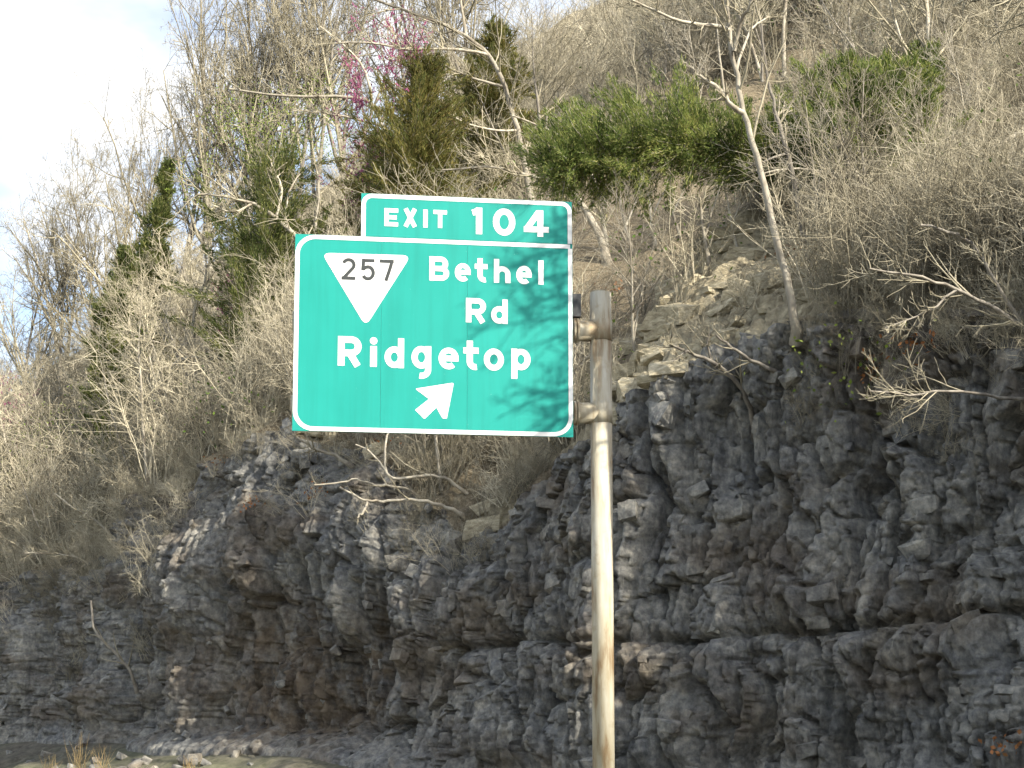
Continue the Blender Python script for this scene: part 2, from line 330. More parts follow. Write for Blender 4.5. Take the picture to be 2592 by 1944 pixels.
talus = link('talus', grid_mesh('talus', ax, ay, azz, M['ground'])); tag(talus, 'low bank of crumbled stone at the cliff foot', 'talus', kind='structure')  # darker ground colour stands in for shade on the bank

# hillside: rocky near the rim, leaf litter above: one sheet, two materials by noise
def hill_material():
    m, t, b = new_mat('hillside', 0.95, 0.1)
    pos, _ = geo_pos(t); n1 = noise(t, 14, 6, 0.7, pos); n3 = noise(t, 0.8, 5, 0.6, pos)
    c = ramp(t, [(0.28, (0.09, 0.072, 0.048)), (0.5, (0.20, 0.165, 0.11)), (0.72, (0.36, 0.30, 0.21))]); t.links.new(n1.outputs['Fac'], c.inputs['Fac'])
    n2 = noise(t, 5, 6, 0.65, pos); rk = ramp(t, [(0.3, (0.20, 0.17, 0.115)), (0.7, (0.62, 0.54, 0.37))]); t.links.new(n2.outputs['Fac'], rk.inputs['Fac'])
    at = t.nodes.new('ShaderNodeAttribute'); at.attribute_name = 'rocky'
    ad_ = t.nodes.new('ShaderNodeMath'); ad_.operation = 'ADD'; t.links.new(at.outputs['Fac'], ad_.inputs[0]); t.links.new(n3.outputs['Fac'], ad_.inputs[1])
    f = ramp(t, [(0.85, (0, 0, 0)), (1.0, (1, 1, 1))]); t.links.new(ad_.outputs[0], f.inputs['Fac'])
    col = mixc(t, f.outputs[0], c.outputs[0], rk.outputs[0]); t.links.new(col, b.inputs['Base Color'])
    pl, _ = geo_pos(t, (1, 1, 3)); n6 = noise(t, 9, 7, 0.7, pl); bump(t, b, n6.outputs['Fac'], 0.8, 0.08); return m
M['hill'] = hill_material()
hm = grid_mesh('hillside', hx, hy, hz, M['hill'])
ra = hm.attributes.new('rocky', 'FLOAT', 'POINT'); ra.data.foreach_set('value', np.clip(fade * 0.8 + bench, 0, 1).ravel().astype(np.float32))
hill = link('hillside', hm); tag(hill, 'steep wooded slope of leaf litter above the rock cut', 'hillside', kind='structure')

# lookup structures
st_s = 6; st_r = 3
def sub(A): return A[::st_r, ::st_s]
bvv = []; bvf = []
for X_, Y_, Z_ in ((cx, cy, cz), (hx, hy, hz)):
    a, b_, c_ = sub(X_), sub(Y_), sub(Z_); r_, k_ = a.shape; base = len(bvv)
    bvv += [tuple(p) for p in np.stack([a, b_, c_], -1).reshape(-1, 3)]
    i = np.arange(r_ * k_).reshape(r_, k_) + base
    bvf += np.stack([i[:-1, :-1], i[:-1, 1:], i[1:, 1:], i[1:, :-1]], -1).reshape(-1, 4).tolist()
bvh = BVHTree.FromPolygons(bvv, bvf)
def hit(px, py):
    d = Vector(P(px, py, 1.0) - np.array((0, 0, EYE))); r = bvh.ray_cast(Vector((0, 0, EYE)), d.normalized(), 400)
    return (np.array(r[0]), np.array(r[1])) if r[0] is not None else (None, None)
def ground_z(x, y):
    r = bvh.ray_cast(Vector((x, y, 200)), Vector((0, 0, -1)), 400); return r[0].z if r[0] is not None else 0.0

def stand(px, py, Y=None):
    """foot of a plant: on the slope at distance Y in the column px, else where the pixel's ray meets the slope"""
    if Y is not None:
        p = P(px, py, Y); p[2] = ground_z(p[0], p[1]); return p
    for dy in (0, 40, 80, 140, 220, 320):
        h_, _ = hit(px, py + dy)
        if h_ is not None: return h_
    return P(px, py, 80.0)
# ------------------------------------------------------------------ loose rock blocks standing out of the face (parts of the cliff)
def rock_variant(seed):
    r = np.random.default_rng(seed)
    import bmesh
    bm = bmesh.new()
    pts = []
    for sx in (-1, 1):
        for sy in (-1, 1):
            for sz in (-1, 1):
                for k in range(3): pts.append((sx * r.uniform(.25, 1), sy * r.uniform(.25, 1), sz * r.uniform(.35, 1)))
    for p in pts: bm.verts.new(p)
    bmesh.ops.convex_hull(bm, input=bm.verts[:])
    for v in [v for v in bm.verts if not v.link_faces]: bm.verts.remove(v)
    me = bpy.data.meshes.new('rock_block'); bm.to_mesh(me); bm.free(); me.materials.append(M['rock']); return me
rvs = [rock_variant(50 + k) for k in range(14)]
placed = 0; rr = np.random.default_rng(8)
cand_k = np.where((kx > -60) & (kx < 2680))[0]
wts = np.hypot(PX[cand_k], PY[cand_k]) ** 0.0; 
while placed < 290:
    c = int(rr.choice(cand_k)); r_ = int(rr.integers(6, nr - 4)) if rr.random() < .8 else nr - int(rr.integers(2, 26))
    x, y, z = cx[r_, c], cy[r_, c], cz[r_, c]
    o = link('rock_block', rvs[int(rr.integers(len(rvs)))], cliff)
    sz = rr.uniform(0.09, 0.24) * (1.4 if rr.random() < .15 else 1); o.location = (x + NX[c] * sz * .35, y + NY[c] * sz * .35, z)
    o.scale = (sz * rr.uniform(.8, 1.7), sz * rr.uniform(.5, .8), sz * rr.uniform(.45, 1.1))
    o.rotation_euler = (rr.normal(0, .3), rr.normal(0, .3), math.atan2(ty[c], tx[c]) + rr.normal(0, .5)); placed += 1

tan_m, t, b = new_mat('tan_ledge_rock', 0.92, 0.15); pos, _ = geo_pos(t, (1, 1, 2.5)); n1 = noise(t, 5, 7, .68, pos); c = ramp(t, [(0.3, (0.20, 0.17, 0.115)), (0.5, (0.44, 0.385, 0.265)), (0.7, (0.66, 0.59, 0.43))]); t.links.new(n1.outputs['Fac'], c.inputs['Fac']); t.links.new(c.outputs[0], b.inputs['Base Color']); bump(t, b, n1.outputs['Fac'], .9, .06)
tvs = []
for me in rvs[:8]:
    m2 = me.copy(); m2.materials.clear(); m2.materials.append(tan_m); tvs.append(m2)
bk = np.where((kx > 1380) & (kx < 1930))[0]; bk2 = np.where((kx > 400) & (kx < 1300))[0]
for k in range(150):
    c = int(rr.choice(bk if k < 105 else bk2)); r_ = int(rr.integers(0, 62)); o = link('ledge_rock', tvs[int(rr.integers(len(tvs)))], hill); sz = rr.uniform(.16, .42)
    o.location = (hx[r_, c], hy[r_, c], hz[r_, c] - sz * .1); o.scale = (sz * rr.uniform(.9, 1.8), sz * rr.uniform(.7, 1.1), sz * rr.uniform(.35, .75)); o.rotation_euler = (rr.normal(0, .2), rr.normal(0, .2), math.atan2(ty[c], tx[c]) + rr.normal(0, .5))
for k in range(110):
    c = int(rr.choice(cand_k)); r_ = int(rr.integers(3, na - 1)); o = link('stone', rvs[int(rr.integers(len(rvs)))], talus); sz = rr.uniform(.06, .22) * (1.8 if rr.random() < .1 else 1)
    o.location = (ax[r_, c], ay[r_, c], azz[r_, c] + sz * .2); o.scale = (sz, sz * rr.uniform(.6, 1), sz * rr.uniform(.4, .8)); o.rotation_euler = (rr.normal(0, .3), rr.normal(0, .3), rr.uniform(0, 6.28))

# ------------------------------------------------------------------ the exit sign
green_m, t, b = new_mat('green_sheeting', 0.5, 0.25)
pos, _ = geo_pos(t); n1 = noise(t, 1.2, 4, 0.5, pos); c = ramp(t, [(0.3, (0.007, 0.265, 0.225)), (0.7, (0.01, 0.292, 0.25))]); t.links.new(n1.outputs['Fac'], c.inputs['Fac'])
n2 = noise(t, 26, 3, 0.6, pos); sp = ramp(t, [(0.735, (0, 0, 0)), (0.76, (0.5, 0.5, 0.5))]); t.links.new(n2.outputs['Fac'], sp.inputs['Fac'])
pg, _ = geo_pos(t, (9, 9, 0.5)); n3 = noise(t, 1.0, 5, 0.6, pg); gr_ = ramp(t, [(0.45, (1, 1, 1)), (0.75, (0.86, 0.88, 0.88))]); t.links.new(n3.outputs['Fac'], gr_.inputs['Fac'])
cg = mixc(t, 1.0, mixc(t, sp.outputs[0], c.outputs[0], (0.25, 0.5, 0.42)), gr_.outputs[0], 'MULTIPLY'); t.links.new(cg, b.inputs['Base Color'])
n4 = noise(t, 2.0, 2, .5, pos); bump(t, b, n4.outputs['Fac'], .25, .02)
M['green'] = green_m
white_m, t, b = new_mat('white_sheeting', 0.45, 0.3); pos, _ = geo_pos(t); n1 = noise(t, 3, 4, 0.5, pos); c = ramp(t, [(0.3, (0.76, 0.76, 0.74)), (0.7, (0.84, 0.84, 0.83))]); t.links.new(n1.outputs['Fac'], c.inputs['Fac']); t.links.new(c.outputs[0], b.inputs['Base Color'])
M['white'] = white_m
black_m, t, b = new_mat('black_legend', 0.5, 0.3); pos, _ = geo_pos(t); n1 = noise(t, 5, 3, .5, pos); c = ramp(t, [(0, (0.03, 0.035, 0.035)), (1, (0.05, 0.055, 0.055))]); t.links.new(n1.outputs['Fac'], c.inputs['Fac']); t.links.new(c.outputs[0], b.inputs['Base Color'])
M['black'] = black_m
alu_m, t, b = new_mat('aluminium', 0.5, 0.5); b.inputs['Metallic'].default_value = 0.6; pos, _ = geo_pos(t); n1 = noise(t, 8, 3, .5, pos); c = ramp(t, [(0.3, (0.30, 0.31, 0.32)), (0.7, (0.45, 0.46, 0.46))]); t.links.new(n1.outputs['Fac'], c.inputs['Fac']); t.links.new(c.outputs[0], b.inputs['Base Color'])
M['alu'] = alu_m
pole_m, t, b = new_mat('weathered_steel', 0.7, 0.25)
pos, _ = geo_pos(t, (1, 1, 0.16)); n1 = noise(t, 7, 6, 0.6, pos); p2, _ = geo_pos(t); n2 = noise(t, 3.0, 5, 0.6, p2)
c = ramp(t, [(0.36, (0.27, 0.19, 0.11)), (0.5, (0.46, 0.41, 0.30)), (0.66, (0.56, 0.53, 0.43))]); t.links.new(n1.outputs['Fac'], c.inputs['Fac'])
f = ramp(t, [(0.56, (0, 0, 0)), (0.72, (0.75, 0.75, 0.75))]); t.links.new(n2.outputs['Fac'], f.inputs['Fac'])
t.links.new(mixc(t, f.outputs[0], c.outputs[0], (0.33, 0.235, 0.13)), b.inputs['Base Color']); bump(t, b, n2.outputs['Fac'], 0.25, 0.02)
M['pole'] = pole_m

ds_m, t, b = new_mat('shaded_steel', 0.6, 0.3); pos, _ = geo_pos(t); n1 = noise(t, 9, 3, .5, pos); c = ramp(t, [(0.3, (0.05, 0.055, 0.06)), (0.7, (0.11, 0.11, 0.11))]); t.links.new(n1.outputs['Fac'], c.inputs['Fac']); t.links.new(c.outputs[0], b.inputs['Base Color'])  # bracket steel: colour darkened to carry the shade behind the sign
M['shaded_steel'] = ds_m
# sign plane from its corners in the picture
DL = 18.5
A_ = P(744, 842, DL); zb = EYE + 0.2192 * DL; zt = EYE + 0.3646 * DL
B_ = np.array((0.04385 * DL * 1.0225, DL * 1.0225, 0))
A_ = np.array((-0.1573 * DL, DL, 0)); wv = B_ - A_; SW = np.hypot(*wv[:2]); SHGT = zt - zb
ux = np.array((wv[0] / SW, wv[1] / SW, 0)); nz_ = np.array((ux[1], -ux[0], 0.0))      # towards the camera
sign = empty('exit_sign', (0, 0, 0)); 
SM = Matrix(((ux[0], 0, -nz_[0] * -1, A_[0]), (ux[1], 0, nz_[1], A_[1]), (0, 1, 0, zb), (0, 0, 0, 1)))
SM = Matrix(((ux[0], 0, nz_[0], A_[0]), (ux[1], 0, nz_[1], A_[1]), (0, 1, 0, zb), (0, 0, 0, 1)))   # local x = along, y = up, z = out
# zoomed-picture pixels -> sign coordinates (homography of the four panel corners)
src = [(60, 335), (1832, 397), (57, 1583), (1838, 1622)]; dst = [(0, SHGT), (SW, SHGT), (0, 0), (SW, 0)]
Am = []; bv = []
for (x, y), (X, Y) in zip(src, dst):
    Am += [[x, y, 1, 0, 0, 0, -X * x, -X * y], [0, 0, 0, x, y, 1, -Y * x, -Y * y]]; bv += [X, Y]
hm_ = np.append(np.linalg.solve(np.array(Am, float), np.array(bv, float)), 1).reshape(3, 3)
def Z2S(x, y):
    p = hm_ @ np.array((x, y, 1.0)); return p[:2] / p[2]
def sign_mesh(name, verts, faces, mat, parent):
    v = [SM @ Vector(p) for p in verts]
    me = bpy.data.meshes.new(name); me.from_pydata(v, [], faces); me.materials.append(mat); me.validate()
    return link(name, me, parent)
def slab(name, poly, z0_, z1_, mat, parent):
    n = len(poly); v = [(x, y, z0_) for x, y in poly] + [(x, y, z1_) for x, y in poly]
    f = [list(range(n, 2 * n)), list(range(n - 1, -1, -1))] + [[k, (k + 1) % n, n + (k + 1) % n, n + k] for k in range(n)]
    return sign_mesh(name, v, f, mat, parent)
def rect(x0, y0, x1, y1): return [(x0, y0), (x1, y0), (x1, y1), (x0, y1)]
TH = 0.05
# main panel: three extruded planks with hairline seams
seams = [0, Z2S(613, 900)[0], Z2S(1162, 900)[0], SW]
main_panel = slab('main_panel', rect(0.01, 0.01, SW - .01, SHGT - .01), -0.055, -0.02, M['alu'], sign)
for k in range(3):
    slab('panel_section', rect(seams[k] + (0.0012 if k else 0), 0, seams[k + 1] - (0.0012 if k < 2 else 0), SHGT), -0.02, 0.0, M['green'], main_panel)
tab_x0 = Z2S(478, 300)[0]; tab_top = Z2S(1000, 92)[1]
exit_tab = slab('exit_tab', rect(tab_x0, SHGT + 0.004, SW - 0.006, tab_top), -0.045, 0.0, M['green'], sign)
# borders (ribbons with rounded corners)
def arc(cx_, cy_, r, a0, a1, n=10):
    return [(cx_ + r * math.cos(math.radians(a0 + (a1 - a0) * k / n)), cy_ + r * math.sin(math.radians(a0 + (a1 - a0) * k / n))) for k in range(n + 1)]
def ribbon(pts, w, z, closed=False):
    """flat stroke: verts, faces"""
    p = np.array(pts, float); n = len(p); L_ = []; R_ = []
    for k in range(n):
        a = p[k - 1] if (k > 0 or closed) else None; c_ = p[(k + 1) % n] if (k < n - 1 or closed) else None
        d0 = (p[k] - a) if a is not None else (c_ - p[k]); d1_ = (c_ - p[k]) if c_ is not None else (p[k] - a)
        d0 = d0 / np.hypot(*d0); d1_ = d1_ / np.hypot(*d1_); n0 = np.array((-d0[1], d0[0])); n1_ = np.array((-d1_[1], d1_[0]))
        m_ = n0 + n1_; m_ /= max(np.hypot(*m_), 1e-6); s_ = 1 / max(0.45, m_ @ n0)
        L_.append(p[k] + m_ * s_ * w / 2); R_.append(p[k] - m_ * s_ * w / 2)
    v = [(*q, z) for q in L_] + [(*q, z) for q in R_]
    rngk = range(n if closed else n - 1)
    return v, [[k, n + k, n + (k + 1) % n, (k + 1) % n] for k in rngk]
BW = 0.058; e = 0.004 + BW / 2; r1 = 0.24; LZ = 0.004
y1 = SHGT - e
pl = [(SW - e, y1), (e + r1, y1)] + arc(e + r1, y1 - r1, r1, 90, 180)[1:] + [(e, e + r1)] + arc(e + r1, e + r1, r1, 180, 270)[1:] + [(SW - e - r1, e)] + arc(SW - e - r1, e + r1, r1, 270, 360)[1:] + [(SW - e, y1 - BW / 2 - .001)]
v, f = ribbon(pl, BW, LZ); sign_mesh('border', v, f, M['white'], main_panel)
r2 = 0.115; xr = SW - e - .004
pl = [(tab_x0 + e, SHGT + .005), (tab_x0 + e, tab_top - e - r2)] + arc(tab_x0 + e + r2, tab_top - e - r2, r2, 180, 90)[1:] + [(xr - r2, tab_top - e)] + arc(xr - r2, tab_top - e - r2, r2, 90, 0)[1:] + [(xr, SHGT + .005)]
v, f = ribbon(pl, BW, LZ); sign_mesh('border', v, f, M['white'], exit_tab)
# letters as strokes
def ell(cx_, cy_, rx, ry, a0, a1, n=18): return [(cx_ + rx * math.cos(math.radians(a0 + (a1 - a0) * k / n)), cy_ + ry * math.sin(math.radians(a0 + (a1 - a0) * k / n))) for k in range(n + 1)]
def glyph(ch, Wd, Hd, tk):
    """strokes (points, closed) in metres inside the box Wd x Hd; square ends are lengthened by half a stroke"""
    h = tk / 2; l, r_, bo, to = h, Wd - h, h, Hd - h; mx_ = Wd / 2
    if ch == 'E': return [([(l, 0), (l, Hd)], 0), ([(l, to), (Wd, to)], 0), ([(l, Hd / 2), (Wd * .9, Hd / 2)], 0), ([(l, bo), (Wd, bo)], 0)]
    if ch == 'X': return [([(h * 1.1, 0), (Wd - h * 1.1, Hd)], 0), ([(h * 1.1, Hd), (Wd - h * 1.1, 0)], 0)]
    if ch == 'I' or ch == 'l': return [([(mx_, 0), (mx_, Hd)], 0)]
    if ch == 'T': return [([(0, to), (Wd, to)], 0), ([(mx_, 0), (mx_, to)], 0)]
    if ch == '1': return [([(r_, 0), (r_, Hd)], 0), ([(0, Hd * .80), (Wd * .35, Hd * .84), (r_, Hd * .93)], 0)]
    if ch == '0':
        ry = Hd / 2 - h; rx = Wd / 2 - h; return [(ell(mx_, Hd / 2, rx, ry, 0, 360, 36)[:-1], 1)]
    if ch == 'o': return [(ell(mx_, Hd / 2, mx_ - h, Hd / 2 - h, 0, 360, 32)[:-1], 1)]
    if ch == '4': return [([(Wd * .66, 0), (Wd * .66, Hd)], 0), ([(0, Hd * .27), (Wd, Hd * .27)], 0), ([(h * .9, Hd * .27), (Wd * .60, Hd - h * .6)], 0)]
    if ch == 'B':
        ra_ = (Hd / 2 - h) / 2; yb = bo + ra_; yt = to - ra_; xb = Wd - h - ra_
        return [([(l, 0), (l, Hd)], 0), ([(l, bo), (xb, bo)] + ell(xb, yb, ra_, ra_, -90, 90)[1:] + [(l, Hd / 2)], 0), ([(l, Hd / 2), (xb - .01, Hd / 2)] + ell(xb - .01, yt, ra_ * .95, ra_, -90, 90)[1:] + [(l, to)], 0)]
    if ch == 'R':
        ra_ = Hd * .27 - h * .4; yt = to - ra_; xb = Wd - h - ra_
        return [([(l, 0), (l, Hd)], 0), ([(l, to - 2 * ra_), (xb, to - 2 * ra_)] + ell(xb, yt, ra_, ra_, -90, 90)[1:] + [(l, to)], 0), ([(Wd * .50, to - 2 * ra_), (Wd - h * 1.1, 0)], 0)]
    if ch == 'e': return [(ell(mx_, Hd / 2, mx_ - h, Hd / 2 - h, 0, 310, 30), 0), ([(h, Hd / 2), (Wd - h * .1, Hd / 2)], 0)]
    if ch == 't':
        rx = Wd * .36; xs = Wd * .42
        return [([(xs, Hd), (xs, h + rx)] + ell(xs + rx, h + rx, rx, rx, 180, 285, 8)[1:], 0), ([(0, Hd * .66), (Wd, Hd * .66)], 0)]
    if ch == 'h':
        xh = Hd * .70; rx = (Wd - tk) / 2
        return [([(l, 0), (l, Hd)], 0), (ell(l + rx, xh - h - rx, rx, rx, 180, 0, 14) + [(r_, 0)], 0)]
    if ch == 'd':
        xh = Hd * .72; return [([(r_, 0), (r_, Hd)], 0), (ell(mx_ , xh / 2, mx_ - h, xh / 2 - h, 0, 360, 32)[:-1], 1)]
    if ch == 'i': return [([(mx_, 0), (mx_, Hd * .70)], 0)]
    if ch == '.': return [(ell(mx_, Hd / 2, Wd / 4, Hd / 4, 0, 360, 16)[:-1], 1)]
    if ch == 'p':
        dp = Hd * .29; xh = Hd - dp; return [([(l, 0), (l, Hd)], 0), (ell(mx_, dp + xh / 2, mx_ - h, xh / 2 - h, 0, 360, 32)[:-1], 1)]
    if ch == 'g':
        dp = Hd * .31; xh = Hd - dp; rx = Wd / 2 - h
        return [([(r_, Hd), (r_, h + rx * .9)] + ell(mx_, h + rx * .9, rx, rx * .9, 0, -105, 12)[1:], 0), (ell(mx_, dp + xh / 2, mx_ - h, xh / 2 - h, 0, 360, 32)[:-1], 1)]
    if ch == '2':
        rt = Wd / 2 - h; return [(ell(mx_, to - rt, rt, rt, 160, -38, 18) + [(h * 1.2, bo)], 0), ([(0, bo), (Wd, bo)], 0)]
    if ch == '5':
        ry = Hd * .30 - h * .3; yc_ = bo + ry
        return [([(Wd * .95, to), (Wd * .17, to)], 0), ([(Wd * .17, Hd), (Wd * .12, Hd * .46)], 0), (ell(mx_ - .003, yc_, mx_ - h, ry, 148, -150, 22), 0)]
    if ch == '7': return [([(0, to), (Wd, to)], 0), ([(Wd - h, to), (Wd * .70, Hd * .5), (Wd * .45, 0)], 0)]
zs = 0
def put(ch, x0, x1, ytop, ybot, tkpx, mat, parent, z=LZ):
    xm = (x0 + x1) / 2; a = Z2S(x0, (ytop + ybot) / 2)[0]; b_ = Z2S(x1, (ytop + ybot) / 2)[0]; yt = Z2S(xm, ytop)[1]; yb = Z2S(xm, ybot)[1]
    tk = tkpx * 1.01 * SW / 1777.0; V = []; Fc = []
    parts = glyph(ch, b_ - a, yt - yb, tk)
    if ch == 'i': parts = parts
    for k, (pts, cl) in enumerate(parts):
        v, f = ribbon([(a + x, yb + y) for x, y in pts], tk, z + 0.0006 * k, bool(cl)); bo = len(V); V += v; Fc += [[i + bo for i in q] for q in f]
    if ch == 'i':
        rdot = tk * .56; cxd = (a + b_) / 2; cyd = yt - rdot; bo = len(V); dp = ell(cxd, cyd, rdot, rdot, 0, 360, 16)[:-1]
        V += [(x, y, z) for x, y in dp]; Fc.append([bo + k for k in range(16)])
    return sign_mesh('letter' if ch.isalpha() else 'digit', V, Fc, mat, parent)
for a in [('E', 627, 715, 170, 285, 27), ('X', 747, 838, 172, 288, 28), ('I', 875, 905, 177, 292, 28), ('T', 940, 1027, 180, 295, 27),
          ('1', 1190, 1253, 163, 333, 40), ('0', 1322, 1465, 168, 342, 40), ('4', 1520, 1680, 178, 348, 38)]:
    put(*a, M['white'], exit_tab)
for a in [('B', 917, 1043, 478, 632, 34), ('e', 1080, 1182, 520, 637, 31), ('t', 1207, 1288, 488, 642, 33), ('h', 1330, 1435, 493, 645, 33), ('e', 1473, 1572, 535, 653, 31), ('l', 1612, 1648, 500, 655, 34),
          ('R', 1152, 1280, 743, 898, 35), ('d', 1312, 1418, 750, 905, 33),
          ('R', 340, 490, 988, 1175, 42), ('i', 545, 588, 993, 1180, 42), ('d', 637, 760, 998, 1187, 38), ('g', 808, 933, 1048, 1255, 38), ('e', 980, 1108, 1058, 1195, 36), ('t', 1137, 1235, 1013, 1199, 39), ('o', 1268, 1395, 1063, 1203, 37), ('p', 1443, 1565, 1064, 1255, 38)]:
    put(*a, M['white'], main_panel)
def rounded(poly, r, n=5):
    o = []; k_ = len(poly); rs = r if isinstance(r, list) else [r] * k_
    for k in range(k_):
        p = np.array(poly[k]); a = np.array(poly[k - 1]) - p; b_ = np.array(poly[(k + 1) % k_]) - p
        a = a / np.hypot(*a); b_ = b_ / np.hypot(*b_); rr_ = rs[k]
        if rr_ <= 0: o.append(tuple(p)); continue
        s0 = p + a * rr_; s1 = p + b_ * rr_
        for q in range(n + 1):
            t_ = q / n; o.append(tuple((1 - t_) ** 2 * s0 + 2 * t_ * (1 - t_) * p + t_ ** 2 * s1))
    return o
tri = [Z2S(228, 456), Z2S(515, 925), Z2S(800, 471)]
tri = rounded([tuple(p) for p in tri], 0.12)
shield = sign_mesh('route_shield', [(x, y, LZ) for x, y in tri], [list(range(len(tri)))], M['white'], main_panel)
for a in [('2', 358, 447, 490, 628, 21), ('5', 483, 572, 495, 632, 21), ('7', 600, 690, 499, 634, 21)]: put(*a, M['black'], main_panel, LZ + 0.004)
arr = [Z2S(*p) for p in [(1078, 1279), (832, 1318), (920, 1383), (833, 1452), (893, 1510), (968, 1437), (1010, 1512), (1034, 1512)]]
arr = [tuple(p) for p in arr]; arr[6] = tuple(Z2S(1008, 1506)); arr[7] = tuple(Z2S(1035, 1506))
arr = rounded(arr, [.03, .025, 0, .008, .008, 0, .012, .012], 4)
sign_mesh('arrow', [(x, y, LZ) for x, y in arr], [list(range(len(arr)))], M['white'], main_panel)
# steelwork behind
def tube_between(name, a, b_, r, mat, parent, n=28, caps=True):
    a = Vector(a); b_ = Vector(b_); d = (b_ - a).normalized(); q = d.to_track_quat('Z', 'Y'); v = []; f = []
    for p in (a, b_):
        for k in range(n): v.append(p + q @ Vector((r * math.cos(2 * math.pi * k / n), r * math.sin(2 * math.pi * k / n), 0)))
    f = [[k, (k + 1) % n, n + (k + 1) % n, n + k] for k in range(n)]
    if caps: f += [list(range(n - 1, -1, -1)), list(range(n, 2 * n))]
    me = bpy.data.meshes.new(name); me.from_pydata(v, [], f); me.materials.append(mat)
    for k in range(n): me.polygons[k].use_smooth = True
    return link(name, me, parent)
PD = 0.42                                                     # arms lie this far behind the face
pc = SM @ Vector((SW + 0.36, 0, -PD)); ptop = P(1519, 744, pc.y)[2]
px_c = P(1521, 900, pc.y)[0]; pc = Vector((px_c, pc.y, 0)); PRAD = 0.150
pole = tube_between('pole', (pc.x, pc.y, -0.1), (pc.x, pc.y, ptop), PRAD, M['pole'], sign, 40)
tube_between('pole_cap', (pc.x, pc.y, ptop), (pc.x, pc.y, ptop + 0.012), PRAD - .004, M['pole'], pole, 40)
tube_between('base_flange', (pc.x, pc.y, 0.0), (pc.x, pc.y, 0.06), 0.30, M['pole'], pole, 32)
for yy in (839, 1047):
    zA = P(1490, yy, pc.y)[2]; aL = SM @ Vector((-0.035, 0, -PD)); aL.z = zA
    aR = Vector((pc.x, pc.y, zA)); d = (aR - aL).normalized(); arm = tube_between('arm', aL, aR, 0.145, M['pole'], sign, 32)
    fl = aR - d * 0.40; tube_between('flange', fl, fl + d * 0.035, 0.168, M['pole'], arm, 28); fl2 = fl + d * 0.045; tube_between('flange', fl2, fl2 + d * 0.035, 0.168, M['pole'], arm, 28)
    tube_between('sleeve', (pc.x, pc.y, zA - 0.145), (pc.x, pc.y, zA + 0.145), PRAD + 0.007, M['pole'], pole, 40)
for xf in (0.10, 0.5, 0.955):                                  # upright beams between arms and panel
    x = SW * xf; slab('upright', rect(x - .06, 0.12, x + .06, (SHGT if xf < .3 else tab_top) - 0.12), -0.26, -0.0555, M['alu'], sign)
x = SW + 0.10; yb_ = P(1470, 806, pc.y)[2] - zb; slab('bracket', rect(x - .09, yb_, x + .07, yb_ + 0.32), -0.50, -0.34, M['shaded_steel'], sign)
tag(sign, 'green EXIT 104 guide sign for Bethel Rd and Ridgetop on a tan steel pole', 'road sign')

# ------------------------------------------------------------------ plants: builders
def tubes(polys, sides):
    V = []; Fq = []; base = 0
    for pts, rad in polys:
        pts = np.asarray(pts, float); n = len(pts); k = sides
        tan = np.gradient(pts, axis=0); tan /= np.linalg.norm(tan, axis=1, keepdims=True) + 1e-9
        ref = np.array((0, 0, 1.0)) if abs(tan[0][2]) < 0.9 else np.array((1.0, 0, 0))
        s_ = np.cross(tan, ref); s_ /= np.linalg.norm(s_, axis=1, keepdims=True) + 1e-9; b_ = np.cross(tan, s_)
        an = np.arange(k) * 2 * np.pi / k
        ring = pts[:, None] + (s_[:, None] * np.cos(an)[None, :, None] + b_[:, None] * np.sin(an)[None, :, None]) * np.asarray(rad)[:, None, None]
        V.append(ring.reshape(-1, 3)); i = np.arange(n * k).reshape(n, k) + base; j = np.roll(i, -1, axis=1)
        Fq.append(np.stack([i[:-1], j[:-1], j[1:], i[1:]], -1).reshape(-1, 4)); base += n * k
    return np.concatenate(V), np.concatenate(Fq)
def tube_mesh(name, polys, sides, mat):
    v, f = tubes(polys, sides); return mesh_np(name, v, [f], True, [mat])
def unit(v): return v / (np.linalg.norm(v) + 1e-9)
def branch_line(r, p0, d0, length, n, wander, up):
    pts = [p0]; d = unit(d0); st = length / n
    for k in range(n):
        d = unit(d + r.normal(0, wander, 3) + np.array((0, 0, up))); pts.append(pts[-1] + d * st)
    return np.array(pts)
def side_dir(r, tan, ang):
    a = unit(np.cross(tan, r.normal(0, 1, 3))); return unit(tan * math.cos(ang) + a * math.sin(ang))
def sprout(r, pts, rad, lvl, maxl, out, spec):
    """children of a branch, appended to out[level]"""
    sp_ = spec[lvl]; n = len(pts); Lb = np.linalg.norm(np.diff(pts, axis=0), axis=1).sum()
    for k in range(int(round(sp_['n'] * r.uniform(.8, 1.2)))):
        t_ = r.uniform(sp_['t0'], 1.0) * (n - 1); i = min(int(t_), n - 2); fr = t_ - i
        p = pts[i] * (1 - fr) + pts[i + 1] * fr; tan = unit(pts[i + 1] - pts[i]); rr_ = rad[i] * (1 - fr) + rad[i + 1] * fr
        ang = math.radians(r.uniform(*sp_['ang'])); d = side_dir(r, tan, ang)
        ln = Lb * r.uniform(*sp_['len']) * (1.15 - 0.6 * t_ / (n - 1))
        q = branch_line(r, p, d, ln, sp_['seg'], sp_['wan'], sp_['up'])
        r0 = max(min(rr_ * 0.65, sp_['r']), sp_['rmin']); qr = np.linspace(r0, max(r0 * .35, sp_['rmin'] * .6), len(q))
        out.setdefault(lvl + 1, []).append((q, qr))
        if lvl + 1 < maxl: sprout(r, q, qr, lvl + 1, maxl, out, spec)
